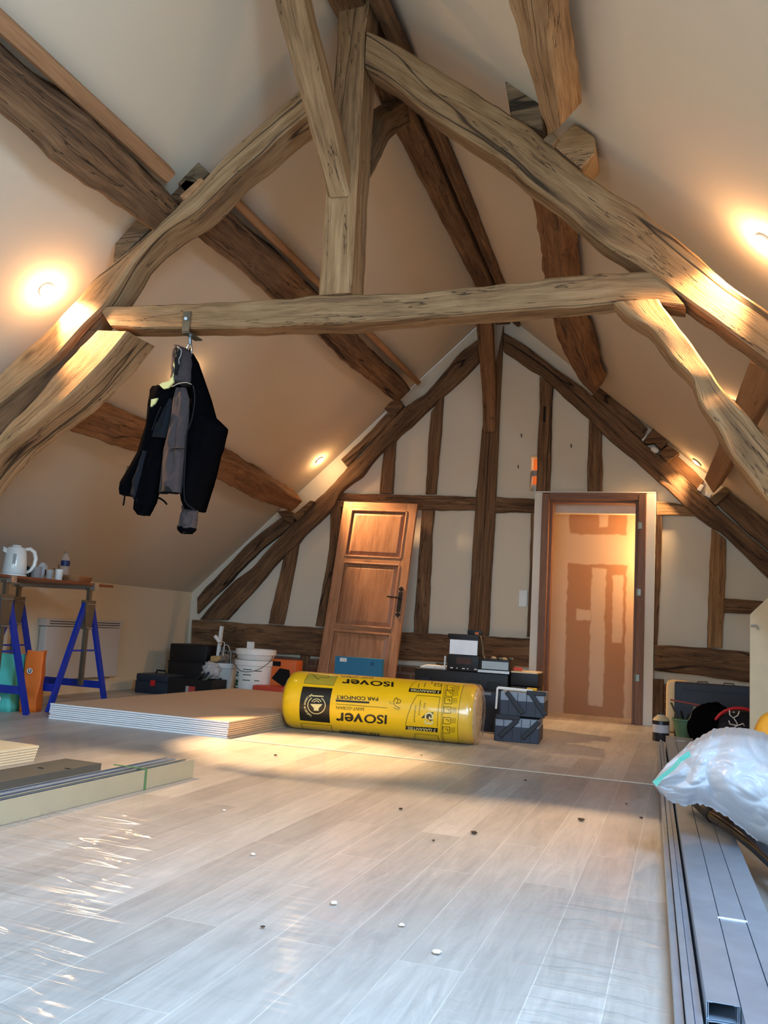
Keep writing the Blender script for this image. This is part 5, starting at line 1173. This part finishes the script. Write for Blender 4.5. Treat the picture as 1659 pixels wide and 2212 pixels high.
# small butterfly flourish
line([(930, 440), (895, 425), (880, 400), (890, 372), (905, 362), (912, 390), (900, 405), (930, 400), (935, 385), (915, 372)], .004); line([(875, 410), (850, 400), (860, 390)], .002); line([(880, 435), (900, 445), (925, 448)], .003)
line([(885, 632), (905, 650), (925, 640), (945, 655)], .003)
for v in mb.v: v -= roll.location
ro = mb.build('wrapped_body', [YEL, RK, RW, ROL, RWOOL], roll, smooth='all')
fl = MB(); vs = []; n2 = 80
for j, (s, rd_) in enumerate([(RL-.09, .2015), (RL-.03, .203), (RL+.012, .196), (RL+.03, .17), (RL+.022, .12), (RL+.026, .03)]):
    for k in range(n2):
        a = 2*math.pi*k/n2; vs.append(cyl(s+.008*noise.noise(Vector((math.cos(a)*9, math.sin(a)*9, j))), a, rd_*(1+(.05 if j > 1 else .004)*noise.noise(Vector((math.cos(a)*7, math.sin(a)*7, j*1.7))))) - roll.location)
fl.add(vs, [[j*n2+k, j*n2+(k+1) % n2, (j+1)*n2+(k+1) % n2, (j+1)*n2+k] for j in range(5) for k in range(n2)] + [[5*n2+k for k in range(n2)]])
fl.build('end_film', FILM, roll, smooth='all')

# ================================================================ RIGHT SIDE
# slatted navy case, pale tub, bottle, cup, bag, board
p = onY(1433, 1595, 7.9); r = empty('plastic_tub', (-.02, 8.02, 0), 'pale cream tub partly hidden behind the navy case', 'tub')
MB().box((0, 0, .22), (.20, .18, .44), bev=.05).build('body', flat('cream_tub', srgb(232, 206, 160), .5), r, smooth=True)
nc = empty('tool_case', (.26, 7.72, 0), 'large upright navy suitcase style tool case by the right wall', 'tool case')
MB().box((0, 0, .22), (.62, .13, .44), bev=.014).build('shell', NAVY, nc, smooth=True); MB().box((0, 0, .22), (.615, .004, .435)).box((0, -.066, .21), (.52, .01, .34), bev=.004).build('panel', NAVY, nc, smooth=True)
MB().tube([(-.14, -.03, .435), (-.13, -.03, .452), (-.06, -.03, .455), (-.05, -.03, .437)], .006, 8).tube([(.06, -.03, .437), (.07, -.03, .455), (.14, -.03, .455), (.15, -.03, .44)], .006, 8).build('catch', STEELD, nc, smooth=True)
p = onZ(1427, 1602, 0); r = empty('plastic_bottle', (p.x, p.y+.05, 0), 'squat dark bottle with a grey label at the foot of the door surround', 'bottle')
MB().lathe([(.058, 0), (.062, .006), (.062, .155), (.05, .175), (.03, .19), (.028, .21), (0, .211)], 28).build('body', flat('bottle_dark', srgb(28, 30, 38), .35), r, smooth=True); MB().lathe([(.0635, .065), (.0635, .125)], 28).build('label', flat('bottle_label', srgb(190, 190, 196), .5), r, smooth=True)
MB().lathe([(.0632, .155), (.052, .176), (.032, .19), (.03, .2)], 28).build('cap', flat('beige_cap', srgb(196, 176, 140), .5), r, smooth=True)
p = onY(1480, 1575, 7.0); r = empty('plastic_pot', (.03, 7.0, 0), 'green plastic pot holding dark tools in front of the navy case', 'pot')
MB().lathe([(.045, 0), (.05, .01), (.085, .185), (.092, .19), (.09, .2), (.082, .19), (.042, .012), (0, .012)], 28).build('body', flat('green_pot', srgb(82, 112, 82), .5), r, smooth=True)
for k, (a, b, mt, lb) in enumerate([((.02, 6.98, .12), (-.07, 6.93, .315), STEELD, 'long steel pliers sticking out of the green pot'), ((.04, 7.0, .12), (.10, 6.95, .30), STEEL, 'shiny steel tool leaning to the right in the green pot'), ((.05, 7.02, .1), (.0, 6.97, .26), BLACKP, 'black handled tool leaning in the green pot'), ((.0, 7.03, .1), (.06, 7.0, .24), BLACKP, 'short black tool upright in the green pot')]):
    tag(MB().bar(a, b, .016, .012, bev=.003).build('hand_tool', mt), lb, 'tool')
tag(MB().bar((-.075, 6.93, .335), (.13, 6.95, .31), .02, .012, bev=.004).build('hand_tool', flat('red_grip', srgb(150, 60, 50), .5)), 'red gripped tool lying across the green pot', 'tool')
# bag with emblem
bg_ = empty('backpack', (.30, 6.72, 0), 'black bag with a red edge and a silver figure emblem', 'bag')
def blob(c, sx, sy, sz, f=3, am=.1, flatb=True, sub=5):
    bm = bmesh.new(); bmesh.ops.create_icosphere(bm, subdivisions=sub, radius=1)
    for v in bm.verts:
        q = v.co.copy(); k = 1+am*noise.noise(q*f+Vector(c)*3); v.co = Vector((q.x*sx*k, q.y*sy*k, q.z*sz*k))+Vector(c)
        if flatb: v.co.z = max(v.co.z, 0)
    return bm
MB().bm(blob((-.08, .04, .16), .17, .14, .19)).build('main_body', JBLK, bg_, smooth='all')
MB().bm(blob((.09, -.03, .15), .18, .13, .175, am=.06)).build('front_pocket', flat('bag_navy', srgb(10, 12, 22), .8), bg_, smooth='all')
MB().tube([(.09-.185*math.cos(t), -.125+.05*abs(math.cos(t)), .14+.195*math.sin(t)) for t in [k*math.pi/16 for k in range(0, 14)]], .011, 8).build('red_piping', flat('red_trim', srgb(190, 20, 40), .6), bg_, smooth='all')
EMB = flat('silver_print', srgb(230, 230, 232), .4, metal=.2)
def ep(x, y): p = onY(1380+x/4.706, 1430+y/4.706, 6.545); return p-bg_.location
em = MB()
for pts in ([(922, 490), (925, 540), (960, 568), (1005, 545), (1022, 500)], [(965, 570), (985, 600), (1010, 645)], [(915, 595), (925, 630), (965, 640), (1010, 645), (1060, 625), (1072, 650)], [(1010, 645), (975, 660), (990, 685)], [(955, 508), (975, 512)]):
    em.tube([ep(*q) for q in pts], .004, 6)
em.build('figure_emblem', EMB, bg_, smooth='all')
# leaning board at the right edge
pa, pb = onY(1621, 1326, 5.0), onZ(1622, 1640, 0)
bd = empty('leaning_board', (.62, 5.0, 0), 'beige board standing upright at the right edge of the frame', 'board')
P = [Vector((.34, 5.0, 0)), Vector((.34, 5.0, .925)), Vector((.43, 5.02, 1.02)), Vector((.95, 5.05, 1.02)), Vector((.95, 5.05, 0))]
MB().prism([q-bd.location for q in P], (0, .02, 0)).build('board_panel', flat('beige_board', srgb(206, 180, 144), .7), bd)
MB().tube([Vector((.345, 4.992, .865))-bd.location, Vector((.37, 4.985, .868))-bd.location, Vector((.38, 4.985, .85))-bd.location], .005, 8).build('small_hook', STEEL, bd, smooth=True)
# orange rounded thing cut by the frame
tag(MB().bm(blob((0, 0, 0), .075, .07, .12, am=.02, flatb=False), 0, Matrix.Translation((.375, 4.2, .36))).build('safety_helmet', flat('orange_helmet', srgb(246, 166, 50), .35), smooth='all'), 'rounded orange plastic object at the right frame edge above the white film', 'tool')
tag(MB().box((.42, 4.2, .12), (.2, .2, .24), bev=.01).build('storage_box', GREYP), 'grey box under the rounded orange object', 'box')

# crumpled white plastic sheet over the stud bundle
PLW = newmat('white_poly'); m_, nt, b = PLW; b.inputs['Base Color'].default_value = srgb(214, 218, 224); b.inputs['Roughness'].default_value = .3; b.inputs['Subsurface Weight'].default_value = .0
tr = N(nt, 'ShaderNodeBsdfTranslucent'); tr.inputs[0].default_value = srgb(200, 208, 216); mxs = N(nt, 'ShaderNodeMixShader', i_0=.35)
nt.links.new(b.outputs[0], mxs.inputs[1]); nt.links.new(tr.outputs[0], mxs.inputs[2]); nt.links.new(mxs.outputs[0], nt.nodes['Material Output'].inputs[0])
PLY = 3.05
ol = [(0.0, 1410, 1688, 1694), (.08, 1440, 1650, 1728), (.18, 1478, 1618, 1742), (.30, 1505, 1605, 1736), (.42, 1535, 1590, 1744), (.55, 1575, 1586, 1768), (.7, 1625, 1590, 1808), (.85, 1665, 1600, 1845), (1, 1730, 1625, 1900)]
def at_(u):
    for a, b2 in zip(ol, ol[1:]):
        if u <= b2[0]: t = (u-a[0])/(b2[0]-a[0]); return [a[i]+(b2[i]-a[i])*t for i in (1, 2, 3)]
    return ol[-1][1:]
ps = MB(); NU, NV = 130, 90; vs = []
def ridg(p): 
    v = 0; a_ = 1; 
    for k in range(3): v += a_*(1-abs(noise.noise(p))*2); p = p*2.0+Vector((3.1, 1.7, .4)); a_ *= .36
    return v/1.9
for j in range(NV+1):
    for i in range(NU+1):
        u, v = i/NU, j/NV; x, yt, yb = at_(u)
        jag = 5*noise.noise(Vector((u*38, 2, 0)))*(1 if v > .97 else 0) + 3*noise.noise(Vector((u*30, 7, 0)))*(1 if v < .03 else 0)
        P = onY(x, yt+(yb-yt)*v+jag, PLY)
        # billow: bulges to the viewer in the middle, drapes back at top
        bulge = math.sin(math.pi*min(1, v*1.02))**.7
        c = ridg(Vector((u*2.6+v*.8, v*2.4-u, 1.3)))*.075
        dy = .10 - .20*bulge*min(1, .25+u*1.3) + c - (.0 if u > .1 else 0)
        d = (P-CAM); f = 1+dy/PLY
        vs.append(CAM+d*f)
ps.add(vs, [[j*(NU+1)+i, j*(NU+1)+i+1, (j+1)*(NU+1)+i+1, (j+1)*(NU+1)+i] for j in range(NV) for i in range(NU)])
# back side so the heap has a body
vs2 = [v+Vector((.02, .30*math.sin(math.pi*min(1, max(0, ((k % (NU+1))/NU)*1.0+.0)))**.5*.9+.02, -.0)) for k, v in enumerate(vs)]
ps.add(vs2, [[j*(NU+1)+i, (j+1)*(NU+1)+i, (j+1)*(NU+1)+i+1, j*(NU+1)+i+1] for j in range(NV) for i in range(NU)])
for arr in ([i for i in range(NU+1)], [NV*(NU+1)+i for i in range(NU+1)]):
    for a_, b2 in zip(arr, arr[1:]): ps.add([vs[a_], vs[b2], vs2[b2], vs2[a_]], [[0, 1, 2, 3]])
for a_ in (0, NU):
    for j in range(NV): ps.add([vs[j*(NU+1)+a_], vs[(j+1)*(NU+1)+a_], vs2[(j+1)*(NU+1)+a_], vs2[j*(NU+1)+a_]], [[0, 1, 2, 3]])
sh = empty('plastic_sheet', onY(1600, 1800, PLY), 'crumpled white plastic sheet heaped over the right stud bundle', 'plastic sheet')
loc(sh, ps).build('sheet_body', m_, sh, smooth='all')
tl = MB(); pts = [(1409, 1689), (1428, 1674), (1452, 1655), (1466, 1638), (1488, 1622)]
vs = []
for x, y in pts:
    for k in (0, 1): vs.append(onY(x+k*(5+(x*7)%6), y+k*(7+(y*5)%6), PLY-.04 - .02*k))
tl.add(vs, [[2*i, 2*i+1, 2*i+3, 2*i+2] for i in range(4)]); tl.add([v+Vector((0, .004, 0)) for v in vs], [[2*i, 2*i+2, 2*i+3, 2*i+1] for i in range(4)])
o = loc(sh, tl).build('teal_edge', flat('teal_print', srgb(70, 170, 160), .5), sh); o['label'] = 'teal printed edge'
# hose
hp_ = [onZ(1500, 1722, .15), onZ(1535, 1757, .13), onZ(1560, 1772, .13), onZ(1600, 1800, .12), onZ(1640, 1832, .11), onZ(1690, 1880, .10), onZ(1760, 1960, .09)]
hs = empty('vacuum_hose', hp_[1], 'thick black tube coming out from under the white sheet', 'hose')
loc(hs, MB().tube(resample(hp_, 40), .026, 20)).build('tube', flat('glossy_black_tube', srgb(26, 24, 30), .15, noise_amt=.02), hs, smooth='all')
loc(hs, MB().tube([hp_[0], hp_[1]+(hp_[2]-hp_[1])*.3], .030, 20)).build('cuff', BLACKP, hs, smooth='all')
